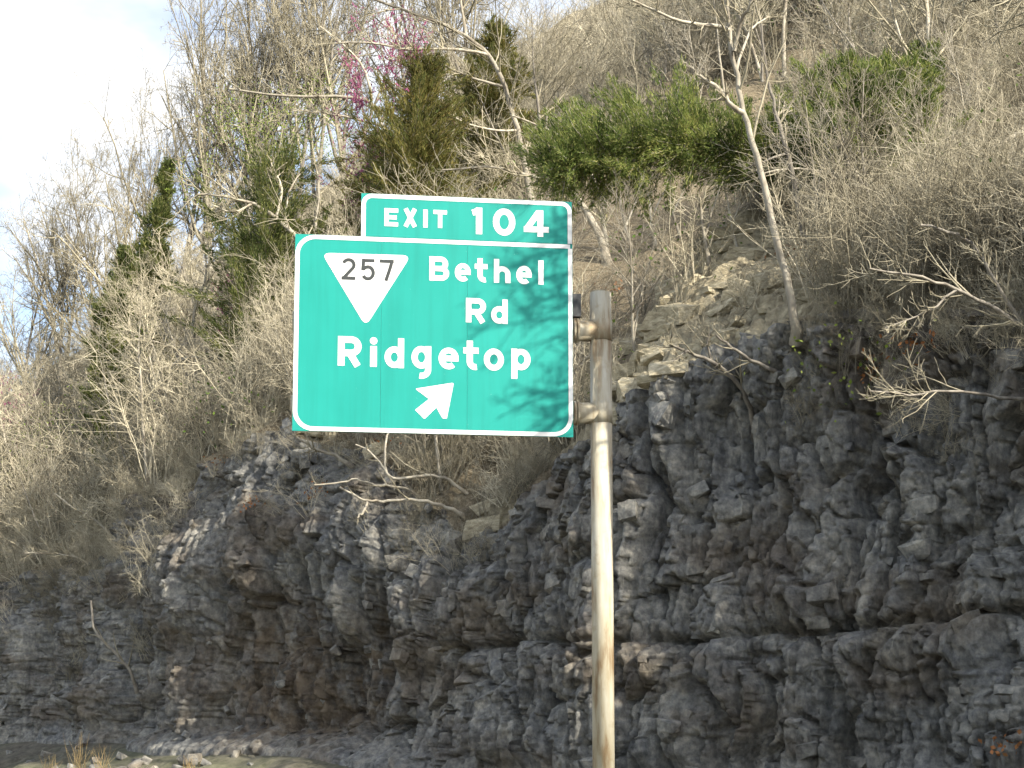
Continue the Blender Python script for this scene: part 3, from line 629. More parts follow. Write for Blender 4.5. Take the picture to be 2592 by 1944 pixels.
SPEC_TALL = {0: dict(n=15, t0=.28, ang=(22, 60), len=(.32, .6), seg=7, wan=.10, up=.07, r=.07, rmin=.014),
             1: dict(n=8, t0=.2, ang=(25, 65), len=(.3, .6), seg=5, wan=.12, up=.06, r=.028, rmin=.009),
             2: dict(n=5, t0=.15, ang=(25, 65), len=(.3, .65), seg=3, wan=.13, up=.05, r=.012, rmin=.006),
             3: dict(n=3, t0=.2, ang=(25, 60), len=(.35, .7), seg=2, wan=.12, up=.03, r=.007, rmin=.005)}
SPEC_SAP = {0: dict(n=13, t0=.2, ang=(25, 65), len=(.3, .6), seg=5, wan=.12, up=.06, r=.03, rmin=.009),
            1: dict(n=6, t0=.15, ang=(25, 65), len=(.3, .65), seg=4, wan=.13, up=.05, r=.014, rmin=.006),
            2: dict(n=4, t0=.15, ang=(25, 65), len=(.35, .7), seg=2, wan=.12, up=.03, r=.008, rmin=.005)}
def bare_tree_meshes(seed, height, r0, spec, maxl, lean=(0, 0), barkm='grey', twigm='twig', forks=0):
    r = np.random.default_rng(seed); out_ = {}
    tr = branch_line(r, np.zeros(3), np.array((lean[0], lean[1], 1.0)), height, 12, 0.05, 0.02)
    rad = np.linspace(r0, r0 * .14, len(tr)); trunk = [(tr, rad)]
    sprout(r, tr, rad, 0, maxl, out_, spec)
    for k in range(forks):
        i = int(r.integers(2, 5)); q = branch_line(r, tr[i], side_dir(r, unit(tr[i + 1] - tr[i]), math.radians(r.uniform(14, 26))), height * r.uniform(.55, .75), 9, .05, .05)
        qr = np.linspace(rad[i] * .8, r0 * .1, len(q)); trunk.append((q, qr)); sprout(r, q, qr, 0, maxl, out_, spec)
    v0, f0 = tubes(trunk, 8); tm = mesh_np('trunk', v0, [f0], True, [M[barkm]])
    V = []; Fq = []; nb = 0
    for lv in sorted(out_):
        v, f = tubes(out_[lv], 5 if lv == 1 else 3); V.append(v); Fq.append(f + nb); nb += len(v)
    cm = mesh_np('branches', np.concatenate(V), [np.concatenate(Fq)], True, [M[barkm if maxl <= 2 else twigm]])
    return tm, cm, out_
def leaf_quads(r, centers, axes, length, width, tri=False):
    """small two-sided blades"""
    n = len(centers); a = axes / (np.linalg.norm(axes, axis=1, keepdims=True) + 1e-9); s_ = np.cross(a, r.normal(0, 1, (n, 3))); s_ /= np.linalg.norm(s_, axis=1, keepdims=True) + 1e-9
    l = (length * r.uniform(.6, 1.3, n))[:, None]; w = (width * r.uniform(.6, 1.3, n))[:, None]
    if tri:
        v = np.stack([centers - a * l * .5 - s_ * w * .55, centers - a * l * .45 + s_ * w * .55, centers + a * l * .55], 1).reshape(-1, 3); return v, np.arange(n * 3).reshape(n, 3)
    v = np.stack([centers - a * l * .5, centers + s_ * w * .5, centers + a * l * .5, centers - s_ * w * .5], 1).reshape(-1, 3)
    return v, np.arange(n * 4).reshape(n, 4)
def cedar_meshes(seed, axis, length_fn, nbr, leafm, droop=0.0, leaf=(0.15, 0.045), per=90, tr=0.07, pitch=(40, 75)):
    """axis: trunk polyline (local); branches all round it with length_fn(t), each clothed in blades"""
    r = np.random.default_rng(seed); axis = np.asarray(axis, float); n = len(axis)
    rad = np.linspace(tr, tr * .12, n); tm = tube_mesh('trunk', [(axis, rad)], 7, M['grey'])
    Cc = []; Ax = []; lines = []
    for k in range(nbr):
        t_ = (r.uniform(0.06, 1) ** 0.85) * (n - 1); i = min(int(t_), n - 2); fr = t_ - i; p = axis[i] * (1 - fr) + axis[i + 1] * fr; tan = unit(axis[i + 1] - axis[i])
        Lb = length_fn(t_ / (n - 1)) * r.uniform(.55, 1.2); d = side_dir(r, tan, math.radians(r.uniform(*pitch)))
        q = branch_line(r, p, d + np.array((0, 0, droop)), Lb, 5, .12, 0.045); lines.append((q, np.linspace(.016, .005, 6)))
        m_ = max(6, int(per * Lb)); tt = r.uniform(.12, 1.0, m_) * 5; ii = np.minimum(tt.astype(int), 4); ff = (tt - ii)[:, None]
        c_ = q[ii] * (1 - ff) + q[ii + 1] * ff; bd = (q[ii + 1] - q[ii]); bd /= np.linalg.norm(bd, axis=1, keepdims=True) + 1e-9
        spread = 0.20 * (1.2 - tt / 5)[:, None] * min(1.0, Lb + .2); jit = r.normal(0, 1, (m_, 3)) * spread
        Cc.append(c_ + jit); Ax.append(bd + jit * 2.2 + r.normal(0, .35, (m_, 3)) + np.array((0, 0, .25)))
    Cc = np.concatenate(Cc); Ax = np.concatenate(Ax); sel = r.permutation(len(Cc))[:60000]
    v, f = leaf_quads(r, Cc[sel], Ax[sel], leaf[0], leaf[1] * 1.25, True)
    lm = mesh_np('foliage', v, [f], False, [M[leafm]]); bm_ = tube_mesh('branches', lines, 3, M['grey']); return tm, bm_, lm
def thing(name, loc, meshes, label, cat, group=None, rz=0, sc=1.0):
    e_ = empty(name, loc); e_.rotation_euler = (0, 0, rz); e_.scale = (sc,) * 3 if isinstance(sc, (int, float)) else sc
    for nm, me in meshes: link(nm, me, e_)
    tag(e_, label, cat, group); return e_

# generic bare trees, shared meshes
TALL = []; SAP = []
for k in range(6):
    tm, cm, _ = bare_tree_meshes(300 + k, 10.0, 0.13, SPEC_TALL, 4, barkm=['grey', 'grey', 'pale', 'grey', 'pale', 'grey'][k], forks=[1, 2, 0, 2, 1, 1][k]); TALL.append((tm, cm))
for k in range(6):
    tm, cm, _ = bare_tree_meshes(400 + k, 5.0, 0.055, SPEC_SAP, 3, lean=(R.uniform(-.75, -.15), R.uniform(-.2, .2)), barkm=['pale', 'grey'][k % 2], twigm=['pale', 'twig', 'brush'][k % 3], forks=[1, 0, 2, 1, 0, 2][k]); SAP.append((tm, cm))
def plant(kind, idx, px, py_base, py_top, label, group=None, rz=None, Y=None, cat='tree', name='bare_tree', thin=1.0, back=0):
    """tree whose base stands on the slope under pixel (px,py_base) and whose top reaches py_top"""
    h_, n_ = hit(px, py_base)
    if h_ is None: h_ = P(px, py_base, Y or 80.0); h_[2] = ground_z(h_[0], h_[1])
    hgt = P(px, py_top, h_[1])[2] - h_[2]; lib, std = (TALL, 10.3) if kind == 'tall' else (SAP, 5.2)
    tm, cm = lib[idx % len(lib)]; sc = max(.15, hgt / std)
    wd = sc ** 0.5 * 1.0 if kind == 'tall' else sc ** .7
    return thing(name, h_ - np.array((0, 0, .15)), [('trunk', tm), ('branches', cm)], label, cat, group, rz if rz is not None else R.uniform(0, 6.28), (wd * thin, wd * thin, sc))

# ---- the tall bare trees against the sky, left
sky_trees = [(150, 800, 470, 0, 'thin bare tree at the far left edge against the sky'), (240, 760, 400, 3, 'bare tree against pale sky left of the slim cedar'),
             (455, 640, 60, 1, 'tall bare tree rising just right of the slim cedar'), (545, 560, -60, 2, 'tall bare tree leaving the frame above the slim cedar'),
             (640, 560, -120, 4, 'pale tall bare tree above the cedar left of the sign'), (745, 470, -160, 0, 'tall bare tree between the left cedar and the pink blossom'),
             (60, 850, 620, 5, 'low bare tree at the left border below the sky'), (330, 720, 330, 2, 'pale bare tree standing behind the slim cedar'),
             (890, 330, -240, 3, 'tall bare tree behind the pink redbud blossom')]
sky_trees += [(600, 520, 30, 5, 'grey bare tree second from the left among the tall ones'), (690, 480, 20, 1, 'grey bare tree whose crown fills the gap left of the lime leaves'), (800, 400, -60, 0, 'grey bare tree just left of the redbud crown'), (1060, 300, -200, 3, 'bare tree on the ridge right behind the olive cedar'), (1180, 200, -300, 1, 'bare tree on the ridge left of the dark top cedar')]
for px, yb, yt, k, lab in sky_trees: plant('tall', k, px, yb, yt, lab, 'bare trees along the skyline')
# ---- trunks at the top right
top_trunks = [(1985, 195, -420, 2, 'pale bare trunk cut by the top edge right of the forked tree'), (2175, 140, -430, 4, 'pale bare trunk above the light green cedar, left one'), (2228, 130, -440, 2, 'pale bare trunk above the light green cedar, right one'),
              (2355, 425, -330, 4, 'tall pale bare trunk right of the light green cedar'), (2440, 130, -450, 0, 'grey bare trunk near the top right corner'), (2540, 210, -420, 3, 'grey bare trunk nearest the right border at the top'),
              (1750, 120, -460, 5, 'grey bare tree behind the forked pale tree at the top')]
for px, yb, yt, k, lab in top_trunks: plant('tall', k, px, yb, yt, lab, 'bare trees high on the right slope', thin=.75)

# ---- filler saplings on the slope: alike, nothing tells them apart
def scatter_pts(n, kxr, drange, seed, power=1.0):
    r = np.random.default_rng(seed); sel = np.where((kx > kxr[0]) & (kx < kxr[1]))[0]; w = (S[np.minimum(sel + 1, ns - 1)] - S[sel]) + 1e-3; w = w / w.sum(); o = []
    rows = np.where((dr >= drange[0]) & (dr <= drange[1]))[0]; dd = np.gradient(dr)[rows] * (1 / (1 + dr[rows] * .02)) ** power; dd /= dd.sum()
    c_ = r.choice(sel, n, p=w); q = r.choice(rows, n, p=dd); return np.stack([hx[q, c_], hy[q, c_], hz[q, c_]], 1) + np.c_[r.normal(0, .12, (n, 2)), np.zeros(n)]
def in_view(p, mx_=60):
    y = p[1] * math.cos(PITCH) + (p[2] - EYE) * math.sin(PITCH); z = -p[1] * math.sin(PITCH) + (p[2] - EYE) * math.cos(PITCH)
    return W / 2 + F * p[0] / y, H / 2 - F * (z / y - RISE)
cnt = 0
OPEN = [(300, 380, 480, 760), (540, 390, 790, 860), (880, 100, 1140, 490), (1380, 230, 2000, 480), (1990, 130, 2330, 410)]
def hides(x, y, m=140): return any(a - 20 < x < c + 20 and b < y < d + m for a, b, c, d in OPEN)
def region(x, y):
    if x < 330: return 'low on the slope at the far left, over the lower spur' if y > 900 else 'at the far left below the open sky'
    if x < 745: return 'on the rim left of the sign' if y > 900 else 'beside the cedars left of the sign'
    if x < 1450: return 'above and behind the sign' if y < 620 else 'on the ledge below the sign'
    if x < 2050: return 'between the sign and the pale forked tree' if y > 330 else 'above the long leaning cedar'
    return 'at the right, over the dark rock rim' if y > 430 else 'at the top right, above the light green cedar'
for i, p in enumerate(scatter_pts(520, (-500, 3000), (0.4, 45), 21)):
    x_, y_ = in_view(p)
    if not (-100 < x_ < 2700 and y_ > -60) or cnt >= 295: continue
    if 1400 < x_ < 2060 and 250 < y_ < 1080 and R.random() < .85: continue
    if hides(x_, y_, 60) and R.random() < .8: continue
    if 770 < x_ < 1420 and 560 < y_ < 1080: continue
    k = R.randrange(6); tm, cm = SAP[k]; sc = R.uniform(.6, 1.2) * min(1.5, max(.85, p[1] / 42))
    thing('sapling', p - np.array((0, 0, .1)), [('trunk', tm), ('branches', cm)], 'slender bare sapling ' + region(x_, y_), 'sapling', 'bare saplings ' + region(x_, y_), R.gauss(.45, .7), (sc, sc, sc * R.uniform(.85, 1.15))); cnt += 1
for i, p in enumerate(scatter_pts(120, (-700, 3000), (12, 75), 22, 0.3)):
    x_, y_ = in_view(p)
    if not (-150 < x_ < 2750 and y_ > -100): continue
    if hides(x_, y_, 40): continue
    tm, cm = TALL[R.randrange(6)]; sc = R.uniform(.5, .8)
    thing('bare_tree', p - np.array((0, 0, .1)), [('trunk', tm), ('branches', cm)], 'farther bare tree ' + region(x_, y_), 'tree', 'farther bare trees ' + region(x_, y_), R.uniform(0, 6.28), (sc, sc, sc * R.uniform(.9, 1.15)))

# ---- cedars
def cedar_at(px, yb, yt, rad_px, label, leafm, seed, shape=1.0, nbr=None, Y=None, **kw):
    h_ = stand(px, yb, Y); ls = max(1.0, h_[1] / 42)
    hgt = P(px, yt, h_[1])[2] - h_[2]; rad = PM(rad_px, h_[1]); ax_ = np.array([(0.02 * hgt * math.sin(k), 0.02 * hgt * math.cos(k * 1.7), hgt * k / 8) for k in range(9)])
    tm, bm_, lm = cedar_meshes(seed, ax_, lambda t_: 1.5 * rad * (0.14 + 1.0 * (1 - t_) ** shape) * (0.55 + 0.45 * min(1, t_ * 6)) * (0.75 + 0.5 * math.sin(t_ * 17 + seed) ** 2), nbr or int(60 + 20 * hgt), leafm, leaf=(0.15 * ls, 0.022 * ls), per=260 / ls ** 1.5, **kw)
    return thing('cedar', h_ - np.array((0, 0, .1)), [('trunk', tm), ('branches', bm_), ('foliage', lm)], label, 'cedar')
cedar_at(395, 790, 405, 80, 'slim dark green cedar against the sky at left', 'cedar', 601, 0.8, Y=66)
cedar_at(290, 830, 620, 62, 'low bushy green cedar below the slim cedar at left', 'cedar', 602, 0.6, Y=63)
cedar_at(685, 850, 385, 190, 'broad green cedar just left of the sign', 'cedar', 603, 0.6, Y=49)
cedar_at(1060, 600, 160, 185, 'olive brown cedar above the EXIT 104 tab', 'cedar_olive', 604, 0.8, Y=49)
cedar_at(940, 590, 330, 60, 'small dark cedar left of the olive one above the tab', 'cedar', 605, 0.7, Y=54)
cedar_at(1250, 400, 70, 130, 'soft olive cedar among grey branches right of the redbud', 'cedar_olive', 606, 0.6, Y=56)
cedar_at(2150, 500, 190, 170, 'light green cedar with open crown on the right slope', 'cedar_light', 608, 0.5, Y=31.5)
cedar_at(2260, 490, 200, 140, 'paler ragged cedar right behind the light green one', 'cedar_light', 609, 0.5, Y=31)
cedar_at(1110, 560, 330, 60, 'small olive cedar behind the top of the sign', 'cedar_olive', 613, 0.6, Y=50)
# the long leaning cedar with dark underside
hb, _ = hit(2010, 520); Yb = hb[1] - .5
ax_ = [P(x, y, Yb + dy) for x, y, dy in ((2030, 520, 0), (1960, 430, -.2), (1850, 370, -.4), (1730, 350, -.6), (1600, 365, -.8), (1490, 395, -1.0), (1390, 425, -1.1))]
base = np.array(ax_[0]); tm, bm_, lm = cedar_meshes(610, [np.array(a) - base for a in ax_], lambda t_: 1.35 * (0.45 + 0.75 * math.sin(math.pi * min(1, .15 + .85 * (1 - t_)))), 380, 'cedar_light', droop=0.05, leaf=(.14, .018), per=420, tr=.10, pitch=(45, 85))
thing('cedar', base, [('trunk', tm), ('branches', bm_), ('foliage', lm)], 'long leaning dark green cedar right of the sign top', 'cedar')
hb, _ = hit(2010, 470); ax_ = [P(x, y, hb[1] - 1.2) for x, y in ((1930, 480), (1970, 400), (2050, 330), (2150, 270), (2250, 225), (2340, 200))]; base = np.array(ax_[0])
tm, bm_, lm = cedar_meshes(611, [np.array(a) - base for a in ax_], lambda t_: 1.5 * (1.05 - .5 * t_), 240, 'cedar_light', leaf=(.14, .019), per=340, pitch=(45, 85))
thing('cedar', base, [('trunk', tm), ('branches', bm_), ('foliage', lm)], 'light feathery cedar leaning right behind the pale forked tree', 'cedar')

# ---- redbuds
def redbud(px, yb, yt, label, seed, dens, Y=None):
    h_ = stand(px, yb, Y)
    hgt = P(px, yt, h_[1])[2] - h_[2]; r = np.random.default_rng(seed)
    tm, cm, out_ = bare_tree_meshes(seed, hgt * .9, .05, SPEC_SAP, 3, barkm='grey'); Cc = []; Ax = []
    for lv in (1, 2, 3):
        for q, _ in out_.get(lv, []):
            if r.random() > dens: continue
            m_ = 14 if lv > 1 else 16; t_ = r.uniform(.2, 1, m_) * (len(q) - 1); i = np.minimum(t_.astype(int), len(q) - 2); fr = (t_ - i)[:, None]
            Cc.append(q[i] * (1 - fr) + q[i + 1] * fr + r.normal(0, .012, (m_, 3))); Ax.append(r.normal(0, 1, (m_, 3)))
    v, f = leaf_quads(r, np.concatenate(Cc), np.concatenate(Ax), .088, .068); lm = mesh_np('blossom', v, [f], False, [M['blossom']])
    return thing('redbud', h_, [('trunk', tm), ('branches', cm), ('blossom', lm)], label, 'redbud', None, 0, (.62, .62, 1))
redbud(1015, 520, 40, 'pink flowering redbud rising behind the olive cedar', 701, .8, Y=50)
redbud(950, 530, 190, 'pink redbud blossom low at the left of the olive cedar', 702, .8, Y=51)
redbud(590, 960, 700, 'faint pink redbud left of the sign in the thicket', 703, .6, Y=54)
redbud(30, 1150, 930, 'dim pinkish redbud at the left border', 704, .4, Y=68)

# ---- trees with a known run of trunk and limbs
def drawn_tree(name, label, lines, seed, mat='pale', spec=SPEC_SAP, maxl=2, Y=None, root=None, cat='tree', twn=1.0, group=None):
    """lines: list of (points [(px,py,dY)], r0_px, r1_px); first line is the trunk, base first"""
    r = np.random.default_rng(seed)
    foot = Y is not None
    if Y is None:
        rx_, ry_ = root or lines[0][0][0][:2]
        for dy_ in (0, 40, 80, 140, 220, 320):
            h_, _ = hit(rx_, ry_ + dy_)
            if h_ is not None: break
        Y = h_[1] - 0.1
    polys = []
    for pts, a, b_ in lines:
        w_ = np.array([P(x, y, Y + dy) for x, y, dy in pts]); n = len(w_); tt = np.linspace(0, n - 1, (n - 1) * 3 + 1)
        q = np.stack([np.interp(tt, np.arange(n), w_[:, k]) for k in range(3)], 1); q[1:-1] = (q[:-2] + 2 * q[1:-1] + q[2:]) / 4
        q[1:-1] += r.normal(0, .015, (len(q) - 2, 3)); polys.append((q, np.linspace(PM(a, Y), PM(b_, Y), len(q)) / 2))
    if foot:
        q, rd = polys[0]; g_ = q[0] + np.array((.3, 0, 0)); g_[2] = ground_z(g_[0], g_[1]) - .15
        if g_[2] < q[0][2] - .1: polys[0] = (np.vstack([g_ + (q[0] - g_) * k / 4 for k in range(4)] + [q]), np.concatenate([np.full(4, rd[0] * 1.1), rd]))
    else:
        q, rd = polys[0]; g_ = q[0] + (q[0] - q[1]) * .3 + np.array((0, .2, -.12)); polys[0] = (np.vstack([g_[None], q]), np.concatenate([rd[:1], rd]))
    base = polys[0][0][0].copy(); polys = [(q - base, rd) for q, rd in polys]; out_ = {}
    sp = {k: dict(v) for k, v in spec.items()}; sp[0]['n'] = int(sp[0]['n'] * twn)
    polys[0][1][:3] *= np.array((1.7, 1.3, 1.1))
    for k, (q, rd) in enumerate(polys):
        s0 = {**sp, 0: {**sp[0], 'n': sp[0]['n'] * (0.5 if k == 0 else .7), 't0': .3, 'len': (.18, .42)}}; out_[k] = {}; sprout(r, q, rd, 0, maxl, out_[k], s0)
    ms = [('trunk', tube_mesh('trunk', polys[:1], 10, M[mat]))]
    for pq in polys[1:]: ms.append(('limb', tube_mesh('limb', [pq], 7, M[mat])))
    for k in out_:                                            # the twigs of each limb
        tw = [x for lv in out_[k] for x in out_[k][lv]]
        if len(tw) <= 8:
            for pq in tw: ms.append(('branch', tube_mesh('branch', [pq], 4, M['twig'])))
        else: ms.append(('branches', tube_mesh('branches', tw, 4, M['twig'])))
    return thing(name, base, ms, label, cat, group)
drawn_tree('bare_tree', 'pale forked bare tree standing at the cliff rim right of the sign',
    [([(2016, 835, 0), (1995, 730, 0), (1965, 600, .1), (1935, 470, .2), (1905, 360, .2), (1880, 285, .2), (1862, 190, .3), (1845, 80, .3), (1830, -60, .3)], 22, 10),
     ([(1880, 285, .2), (1845, 262, 0), (1810, 215, -.2), (1770, 190, -.3)], 16, 7), ([(1858, 130, .2), (1875, 60, 0), (1900, 10, -.2), (1920, -60, -.3)], 12, 6), ([(1843, 75, .3), (1780, 62, 0), (1700, 48, -.4), (1600, 0, -.7)], 13, 5),
     ([(1862, 190, .3), (1900, 70, .6), (1950, 40, .9)], 9, 3)], 801, twn=1.2, root=(2016, 835))
drawn_tree('bare_tree', 'short pale trunk in front of the light green cedar', [([(2165, 440, 0), (2160, 370, 0), (2150, 310, 0), (2135, 255, 0), (2120, 200, 0)], 13, 6)], 828, 'pale', root=(2165, 440), twn=.6, maxl=1)
drawn_tree('bare_tree', 'thin grey bare tree just right of the pale forked tree',
    [([(2062, 740, 0), (2040, 640, 0), (2020, 520, 0), (1995, 400, 0), (1975, 320, 0), (1960, 280, 0)], 17, 10), ([(1960, 280, 0), (1945, 200, 0), (1925, 60, 0), (1900, -40, 0)], 9, 4), ([(1990, 390, 0), (1930, 410, -.4), (1880, 430, -.6)], 7, 3)], 802, 'grey', root=(2062, 740))
drawn_tree('bare_tree', 'pale twin trunks leaning left beside the EXIT tab',
    [([(1538, 668, 0), (1522, 600, 0), (1490, 545, 0), (1455, 490, 0), (1420, 450, 0)], 24, 12), ([(1538, 660, 0), (1530, 580, 0), (1518, 500, 0), (1510, 470, 0)], 16, 9), ([(1510, 470, 0), (1480, 400, 0), (1400, 330, -.2), (1290, 290, -.4)], 9, 4), ([(1455, 490, 0), (1340, 440, -.3), (1230, 420, -.5), (1120, 430, -.6)], 9, 4)], 803, 'pale', root=(1538, 668), twn=1.4)
for k, (x, y, x1, y1, w_, lab) in enumerate([(1600, 640, 1570, 500, 10, 'first pale stem under the leaning cedar, nearest the twin trunks'), (1660, 620, 1640, 480, 9, 'second pale stem under the leaning cedar'), (1720, 600, 1690, 470, 8, 'middle thin stem under the leaning cedar'), (1800, 690, 1770, 500, 12, 'leaning pale stem left of the forked tree base'), (1870, 640, 1840, 490, 8, 'thin stem close to the forked tree under the cedar')]):
    drawn_tree('sapling', lab, [([(x, y, 0), ((x + x1) / 2 - 4, (y + y1) / 2, 0), (x1, y1, 0)], w_, w_ * .6), ([((x + x1) / 2, (y + y1) / 2, 0), (x1 + 40, y1 + 10, .1), (x1 + 60, y1 - 40, .1)], w_ * .6, 3)], 820 + k, 'pale', root=(x, y), cat='sapling', group='stems under the leaning cedar')
drawn_tree('bare_tree', 'white barked tree reaching left from behind the top left of the sign',
    [([(830, 760, 0), (790, 660, 0), (750, 600, 0), (700, 550, 0), (640, 515, -.2), (580, 498, -.4), (500, 492, -.6)], 17, 5), ([(700, 550, 0), (715, 480, 0), (690, 420, 0), (670, 380, 0)], 9, 3), ([(740, 590, 0), (720, 560, .2), (730, 480, .3), (760, 440, .3)], 8, 3), ([(790, 660, 0), (800, 560, .3), (810, 480, .5), (800, 420, .5)], 10, 4), ([(640, 515, -.2), (590, 540, -.4), (540, 520, -.6)], 6, 3)], 804, 'pale', Y=48, twn=1.5)
drawn_tree('bare_tree', 'bare tree with a pale limb arching left in the thicket beside the sign',
    [([(720, 985, 0), (690, 965, 0), (640, 930, 0), (600, 908, 0), (540, 903, -.2), (470, 906, -.4), (420, 930, -.5), (380, 935, -.6), (340, 950, -.7)], 15, 5), ([(500, 905, -.3), (485, 830, -.2), (500, 760, -.1), (525, 700, 0), (520, 620, 0)], 9, 4), ([(480, 905, -.3), (440, 880, -.5), (400, 865, -.6), (330, 855, -.8)], 7, 3), ([(560, 903, -.2), (590, 850, 0), (600, 760, .1), (592, 690, .2)], 7, 3)], 805, 'pale', root=(720, 1000), twn=1.8)
drawn_tree('bare_tree', 'grey limb slanting up left through the thicket at far left',
    [([(400, 970, 0), (360, 880, 0), (300, 815, 0), (240, 775, 0), (205, 750, 0), (190, 740, 0)], 14, 5), ([(300, 815, 0), (280, 760, 0), (300, 690, 0)], 7, 3), ([(380, 920, 0), (440, 870, 0), (480, 840, 0), (420, 770, 0), (360, 755, 0)], 9, 4)], 806, 'pale', root=(420, 1010), twn=1.8)
drawn_tree('bare_tree', 'short white trunk in the thicket below the sky at left', [([(146, 890, 0), (138, 840, 0), (128, 790, 0), (112, 740, 0), (90, 650, 0), (60, 560, 0)], 11, 4), ([(128, 790, 0), (150, 720, 0), (200, 640, 0)], 6, 3)], 807, 'pale', root=(146, 890), twn=1.3)
drawn_tree('bare_tree', 'leaning bare shrub on the rim under the left edge of the sign', [([(455, 1085, 0), (440, 1010, 0), (420, 950, 0), (380, 880, 0)], 9, 4), ([(440, 1010, 0), (340, 960, 0), (260, 930, 0), (150, 985, 0)], 7, 3)], 808, 'pale', root=(455, 1085), twn=2)
drawn_tree('bare_tree', 'bare shrub leaning out left over the cliff spur', [([(345, 1130, 0), (300, 1090, -.2), (230, 1050, -.4), (180, 1000, -.5)], 9, 4), ([(330, 1150, 0), (260, 1085, -.3), (130, 1080, -.5), (40, 1100, -.6)], 8, 3)], 809, 'pale', root=(352, 1120), twn=2.5)
drawn_tree('bare_tree', 'pale curved dead limb lying below the sign, upper one', [([(1190, 1258, 0), (1150, 1222, -.1), (1110, 1205, -.2), (1070, 1203, -.2), (1020, 1212, -.3), (985, 1208, -.3), (972, 1180, -.3), (975, 1120, -.2), (990, 1070, -.1)], 9, 5), ([(985, 1208, -.3), (950, 1150, -.3), (900, 1125, -.3)], 5, 3)], 811, 'pale', root=(1190, 1240), cat='dead limb', twn=.5, maxl=1)
drawn_tree('bare_tree', 'pale curved dead limb lying below the sign, lower one', [([(1172, 1304, -.2), (1130, 1282, -.3), (1080, 1270, -.4), (1020, 1266, -.4), (965, 1270, -.5), (930, 1268, -.5), (895, 1252, -.5), (860, 1233, -.5)], 10, 5), ([(930, 1268, -.5), (915, 1300, -.5), (905, 1312, -.5)], 7, 5)], 812, 'pale', root=(1150, 1290), cat='dead limb', twn=.4, maxl=1)
drawn_tree('bare_tree', 'thin dead limb crossing above the other two below the sign', [([(1065, 1262, -.1), (1040, 1240, -.2), (990, 1230, -.3), (950, 1228, -.3), (900, 1210, -.4), (870, 1220, -.4), (795, 1228, -.5)], 7, 4)], 813, 'pale', root=(1060, 1245), cat='dead limb', twn=.6, maxl=1)
drawn_tree('bare_tree', 'bare sapling on the ledge under the sign bottom edge', [([(1135, 1195, 0), (1125, 1160, 0), (1110, 1100, 0), (1095, 1040, 0)], 9, 6)], 814, 'pale', root=(1135, 1190), twn=1.2)
drawn_tree('bare_tree', 'bare shrub limb reaching left from under the sign corner', [([(890, 1180, 0), (850, 1150, -.1), (790, 1135, -.2), (740, 1100, -.3)], 11, 5)], 824, 'pale', root=(890, 1180), twn=2)
drawn_tree('bare_tree', 'bare crooked limb hanging out of the dark face right of the pole', [([(1912, 1085, 0), (1890, 1010, -.3), (1860, 955, -.5), (1800, 915, -.7), (1740, 890, -.8), (1695, 872, -.9)], 15, 6), ([(1800, 915, -.7), (1790, 870, -.8), (1800, 840, -.8)], 7, 4), ([(1740, 890, -.8), (1700, 915, -.9)], 5, 3)], 815, 'grey', root=(1912, 1085), twn=1.3)
drawn_tree('bare_tree', 'short broken limb above the crooked one in the dark face', [([(1960, 938, 0), (1900, 910, -.2), (1850, 880, -.4), (1812, 848, -.5)], 10, 6)], 816, 'grey', root=(1960, 938), twn=.5, maxl=1)
drawn_tree('bare_tree', 'grey leaning tree at the right border with limbs pointing up left', [([(2660, 900, 0), (2592, 830, -.2), (2500, 765, -.4), (2420, 735, -.6), (2340, 700, -.8), (2200, 680, -1)], 14, 5), ([(2592, 830, -.2), (2545, 760, -.3), (2500, 680, -.4), (2465, 620, -.4)], 13, 6), ([(2420, 735, -.6), (2350, 790, -.7), (2240, 830, -.8)], 7, 3)], 817, 'grey', root=(2560, 900), twn=2.2)
drawn_tree('bare_tree', 'bare leaning limb in the brush near the right border', [([(2600, 700, 0), (2540, 665, 0), (2480, 625, -.2), (2400, 585, -.4), (2330, 570, -.5)], 15, 6)], 818, 'grey', root=(2580, 720), twn=2.2)
drawn_tree('bare_tree', 'long low bare limb over the dark rock at the right border', [([(2590, 1010, 0), (2500, 1000, -.3), (2400, 985, -.5), (2300, 1000, -.6), (2200, 990, -.8)], 9, 4)], 825, 'grey', root=(2590, 1010), twn=2)
drawn_tree('bare_tree', 'bare branch bending over the brush right of the forked tree', [([(2592, 330, 0), (2480, 395, 0), (2380, 430, 0), (2280, 450, -.2), (2150, 445, -.4), (2020, 425, -.6), (1930, 440, -.7)], 10, 5)], 819, 'pale', root=(2560, 420), twn=2)
drawn_tree('bare_tree', 'shaded grey stem leaning on the cliff at lower left', [([(345, 1745, 0), (335, 1710, -.3), (310, 1670, -.4), (270, 1635, -.5), (235, 1590, -.5), (230, 1520, -.4)], 9, 5)], 821, 'grey', root=(345, 1745), twn=.8, maxl=1)
drawn_tree('bare_tree', 'grey limb arching over the rocks at the left spur', [([(300, 1390, 0), (270, 1340, -.2), (230, 1310, -.3), (190, 1290, -.4), (140, 1250, -.5)], 8, 4), ([(240, 1450, 0), (200, 1410, -.3), (140, 1400, -.5), (60, 1400, -.6)], 7, 3)], 822, 'pale', root=(300, 1390), twn=2)

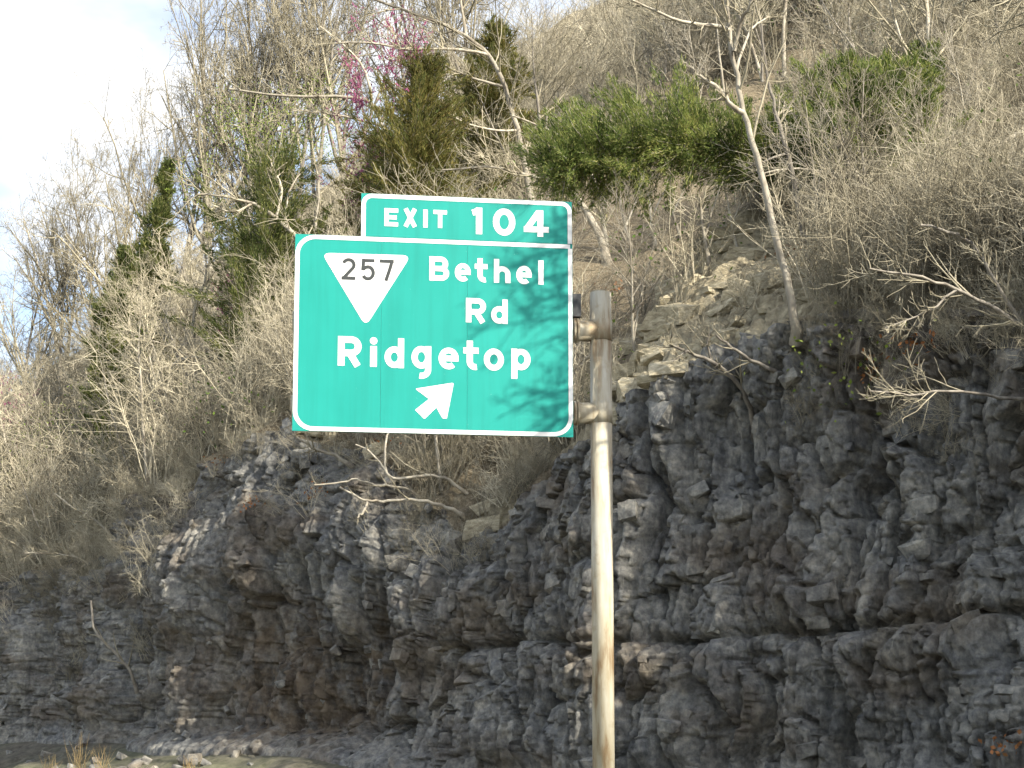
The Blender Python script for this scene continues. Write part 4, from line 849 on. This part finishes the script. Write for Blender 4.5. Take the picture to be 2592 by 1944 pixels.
drawn_tree('bare_tree', 'pale bare tree arching left over the olive cedar and the redbud',
    [([(1330, 430, 0), (1310, 330, 0), (1280, 220, 0), (1240, 140, 0), (1180, 90, -.2), (1110, 55, -.4), (1020, 25, -.6), (900, -20, -.8)], 15, 6), ([(1240, 140, 0), (1150, 120, -.4), (1040, 128, -.7), (930, 105, -.9), (850, 110, -1)], 9, 4), ([(1280, 220, 0), (1200, 200, -.3), (1130, 170, -.5), (1080, 120, -.6)], 8, 4), ([(1180, 90, -.2), (1170, 20, -.2), (1150, -60, -.2)], 9, 5), ([(1310, 330, 0), (1230, 330, -.4), (1150, 300, -.6), (1090, 250, -.8)], 7, 3)], 826, 'pale', Y=50, twn=2)
drawn_tree('bare_tree', 'long pale limb reaching left across the lime green leaves above the sign',
    [([(1000, 560, 0), (985, 420, 0), (970, 320, 0), (940, 255, 0), (880, 244, -.3), (780, 245, -.6), (680, 240, -.9), (580, 225, -1.1)], 13, 5), ([(940, 255, 0), (930, 180, 0), (880, 120, -.2), (800, 60, -.4)], 9, 4), ([(970, 320, 0), (900, 300, -.3), (820, 285, -.6), (740, 280, -.8)], 7, 3)], 827, 'pale', Y=54, twn=2)
# ---- the tree off the frame to the right whose branches shade the sign
SPEC_SHADE = {0: dict(n=105, t0=.55, ang=(45, 85), len=(.08, .145), seg=7, wan=.12, up=.03, r=.030, rmin=.015), 1: dict(n=9, t0=.12, ang=(25, 65), len=(.3, .6), seg=4, wan=.15, up=.02, r=.017, rmin=.010),
              2: dict(n=5, t0=.12, ang=(25, 65), len=(.3, .6), seg=3, wan=.13, up=.02, r=.013, rmin=.008), 3: dict(n=2, t0=.2, ang=(25, 60), len=(.3, .6), seg=2, wan=.12, up=.02, r=.005, rmin=.004)}
TS = 7.2; rS = np.random.default_rng(911); zS = TS * SUN_DIR.z
tw_ = []
for zt_ in np.linspace(0, 17.5, 15):
    zs_ = zt_ - zS - zb; q_ = SM @ Vector((SW + 0.76 - 0.13 * (zs_ - 1.7) + 0.04 * math.sin(zt_ * 1.3), zs_, 0)); tw_.append(np.array(q_ + SUN_DIR * TS))
tw_ = np.array(tw_); b0 = tw_[0].copy(); tw_ -= b0; rd_ = np.linspace(.29, .05, 15); out_ = {}
sprout(rS, tw_, rd_, 0, 3, out_, SPEC_SHADE); V = []; Fq = []; nb = 0
for lv in sorted(out_):
    v, f = tubes(out_[lv], 4); V.append(v); Fq.append(f + nb); nb += len(v)
b0[2] -= .05
thing('bare_tree', b0, [('trunk', tube_mesh('trunk', [(tw_, rd_)], 12, M['grey'])), ('branches', mesh_np('branches', np.concatenate(V), [np.concatenate(Fq)], True, [M['twig']]))], 'bare tree on the verge whose branch shadows cross the sign', 'tree')

# ---- brush: fine bare undergrowth nobody could count
def brush_variant(seed, h, nst, spread):
    r = np.random.default_rng(seed); polys = []
    for k in range(nst):
        a = r.uniform(0, 6.28); d = np.array((math.cos(a) * r.uniform(.1, spread), math.sin(a) * r.uniform(.1, spread), 1)); L_ = h * r.uniform(.5, 1.1)
        q = branch_line(r, np.array((r.normal(0, .25), r.normal(0, .25), -.05)), d, L_, 5, .14, -.02); polys.append((q, np.linspace(.017, .006, 6)))
        for j in range(int(r.integers(6, 11))):
            t_ = r.uniform(.2, 1) * 5; i = min(int(t_), 4); p = q[i] + (q[i + 1] - q[i]) * (t_ - i); b_ = branch_line(r, p, side_dir(r, unit(q[i + 1] - q[i]), math.radians(r.uniform(25, 75))), L_ * r.uniform(.15, .45), 3, .16, .02); polys.append((b_, np.linspace(.007, .004, 4)))
            for jj in range(2):
                b2 = branch_line(r, b_[int(r.integers(1, 3))], side_dir(r, unit(b_[-1] - b_[0]), math.radians(r.uniform(25, 60))), L_ * r.uniform(.08, .22), 2, .15, .02); polys.append((b2, np.linspace(.005, .003, 3)))
    return polys
bcol = bpy.data.collections.new('brush_sources')
for k in range(7):
    v, f = tubes(brush_variant(500 + k, [2.4, 3.2, 1.6, 3.8, 2.8, 1.3, 3.0][k], [11, 10, 14, 8, 11, 16, 10][k], [.8, .6, 1.1, .5, .9, 1.3, .8][k]), 3)
    bcol.objects.link(bpy.data.objects.new('bush_%d' % k, mesh_np('bush', v, [f], True, [M['brush']])))
def instancer(name, pts, coll, smin, smax, seed, label, cat, tilt=.15):
    r = np.random.default_rng(seed); n = len(pts); me = bpy.data.meshes.new(name); me.from_pydata([tuple(p) for p in pts], [], [])
    for an, ty, val, key in (('rot', 'FLOAT_VECTOR', np.c_[r.normal(0, tilt, (n, 2)), r.uniform(0, 6.28, n)], 'vector'), ('scl', 'FLOAT', r.uniform(smin, smax, n) * np.clip(np.array([q[1] for q in pts]) / 38.0, .8, 2.2), 'value'), ('idx', 'INT', r.integers(0, 7, n), 'value')):
        a = me.attributes.new(an, ty, 'POINT'); a.data.foreach_set(key, np.ascontiguousarray(val).ravel())
    o = link(name, me); tag(o, label, cat, kind='stuff')
    ng = bpy.data.node_groups.new(name + '_nodes', 'GeometryNodeTree'); ng.interface.new_socket('Geometry', in_out='INPUT', socket_type='NodeSocketGeometry'); ng.interface.new_socket('Geometry', in_out='OUTPUT', socket_type='NodeSocketGeometry')
    gi = ng.nodes.new('NodeGroupInput'); go = ng.nodes.new('NodeGroupOutput'); ip = ng.nodes.new('GeometryNodeInstanceOnPoints'); ci = ng.nodes.new('GeometryNodeCollectionInfo')
    ci.inputs['Collection'].default_value = coll; ci.inputs['Separate Children'].default_value = True; ci.inputs['Reset Children'].default_value = True; ip.inputs['Pick Instance'].default_value = True
    def attr(nm, dt):
        q = ng.nodes.new('GeometryNodeInputNamedAttribute'); q.data_type = dt; q.inputs['Name'].default_value = nm; return q.outputs['Attribute']
    ng.links.new(gi.outputs[0], ip.inputs['Points']); ng.links.new(ci.outputs[0], ip.inputs['Instance']); ng.links.new(attr('idx', 'INT'), ip.inputs['Instance Index']); ng.links.new(attr('rot', 'FLOAT_VECTOR'), ip.inputs['Rotation']); ng.links.new(attr('scl', 'FLOAT'), ip.inputs['Scale'])
    ng.links.new(ip.outputs[0], go.inputs[0]); md = o.modifiers.new('scatter', 'NODES'); md.node_group = ng; return o
bp = np.concatenate([scatter_pts(1700, (-700, 1500), (0.0, 75), 41, .5), scatter_pts(1700, (1200, 3000), (0.0, 70), 42, .6), scatter_pts(260, (400, 1500), (0.2, 6), 43), scatter_pts(300, (-700, 420), (0.0, 4), 47), scatter_pts(260, (1950, 3000), (0.0, 3), 48)])
keep = []
for p in bp:
    x_, y_ = in_view(p); dens = 1.0
    if 1380 < x_ < 2060 and 470 < y_ < 1080: dens = .10
    if hides(x_, y_, 110): dens = min(dens, .35)
    if 1960 < x_ < 2350 and 400 < y_ < 640: dens = .3
    if rng.random() < dens and -400 < x_ < 3000: keep.append(p)
instancer('brush', keep, bcol, .55, 1.2, 44, 'grey tangle of leafless brush covering the slope', 'brush')
# sparse brush clinging to the rock face
q = np.random.default_rng(45); fp = []
for k in range(150):
    c_ = int(q.choice(cand_k)); r_ = int(nr - 1 - abs(q.normal(0, 26))); r_ = max(20, r_); fp.append((cx[r_, c_], cy[r_, c_], cz[r_, c_]))
fp = [p for p in fp if not (1380 < in_view(p)[0] < 1950)]
ls_ = cand_k[kx[cand_k] < 340]
for k in range(150):
    c_ = int(q.choice(ls_)); r_ = max(70, int(nr - 1 - abs(q.normal(0, 60)))); fp.append((cx[r_, c_], cy[r_, c_], cz[r_, c_]))
rs_ = cand_k[kx[cand_k] > 1950]
for k in range(120):
    c_ = int(q.choice(rs_)); r_ = int(nr - 1 - abs(q.normal(0, 30))); r_ = max(90, r_); fp.append((cx[r_, c_], cy[r_, c_], cz[r_, c_]))
instancer('cliff_brush', fp, bcol, .18, .5, 46, 'thin dry brush clinging to the ledges of the rock face', 'brush', .5)

# ---- small leaf details
def leaf_patch(name, label, cat, spots, mat, size, seed, per, spread, kind='stuff'):
    r = np.random.default_rng(seed); Cc = []
    for x, y in spots:
        h_, n_ = hit(x, y)
        if h_ is None or h_[1] > 75: h_ = P(x, y, 64.0)
        Cc.append(h_ - unit(np.array((h_[0], h_[1], 0))) * .12 + r.normal(0, 1, (per, 3)) * np.array((spread, spread, spread * .6)))
    c_ = np.concatenate(Cc); v, f = leaf_quads(r, c_, r.normal(0, 1, c_.shape), *size); o = link(name, mesh_np(name, v, [f], False, [M[mat]])); tag(o, label, cat, kind=kind)
leaf_patch('dead_leaves', 'orange dead leaves caught on the rock ledges', 'dead leaves', [(2330, 880), (2300, 860), (640, 1280), (800, 1255), (820, 1240), (2000, 655), (2015, 660), (1560, 740), (2150, 620), (2200, 940), (2570, 1890), (970, 1130), (560, 1170)], 'dead_leaf', (.10, .07), 61, 45, .22)
leaf_patch('young_leaves', 'fresh lime green leaves scattered through the thicket', 'young leaves', [(620, 260), (700, 300), (800, 260), (860, 300), (640, 330), (780, 340), (260, 1000), (300, 1040), (160, 1080), (480, 1010), (500, 1020), (380, 860), (2120, 385), (2100, 380), (90, 1120), (220, 1290), (30, 1180), (350, 1060), (2200, 950), (850, 380), (720, 380), (600, 330), (660, 380), (560, 300), (820, 220), (760, 300), (520, 420), (480, 480)], 'lime', (.10, .065), 62, 230, .8)
rl = np.random.default_rng(64); Cc = []
for p in np.concatenate([scatter_pts(70, (-500, 700), (0, 30), 65), scatter_pts(25, (700, 3000), (1, 25), 66)]):
    m_ = int(rl.integers(30, 110)); Cc.append(p + np.array((-.4, -.4, .9)) + rl.normal(0, 1, (m_, 3)) * np.array((.9, .9, .55)))
Cc = np.concatenate(Cc); v, f = leaf_quads(rl, Cc, rl.normal(0, 1, Cc.shape), .11, .07)
tag(link('ground_leaves', mesh_np('ground_leaves', v, [f], False, [M['green_leaf']])), 'small green leaves low in the grey brush', 'green leaves', kind='stuff')
# low green ground plants on the left slope
def grass_tuft(px, py, label, seed, h):
    r = np.random.default_rng(seed); b0 = P(px, py, 37.0); b0[2] = max(0, b0[2]); polys = []
    for k in range(26):
        d = np.array((r.normal(0, .28), r.normal(0, .28), 1)); polys.append((branch_line(r, np.array((r.normal(0, .10), r.normal(0, .10), 0)), d, h * r.uniform(.5, 1.1), 4, .07, -.03), np.linspace(.006, .002, 5)))
    o = link('grass_tuft', tube_mesh('grass_tuft', polys, 3, M['grass']), None, b0); tag(o, label, 'grass tuft', 'dry grass at the cliff foot')
grass_tuft(200, 1950, 'tallest tan dry grass tuft at the bottom left corner', 71, 1.0)
grass_tuft(255, 1955, 'dry grass tuft right of the tallest one at bottom left', 72, .7)
grass_tuft(130, 1958, 'dry grass tuft left of the tallest one at bottom left', 73, .5)
grass_tuft(480, 1955, 'small dry grass tuft alone at the bottom, right of the others', 74, .5)
print('saplings', cnt, 'cols', ns)
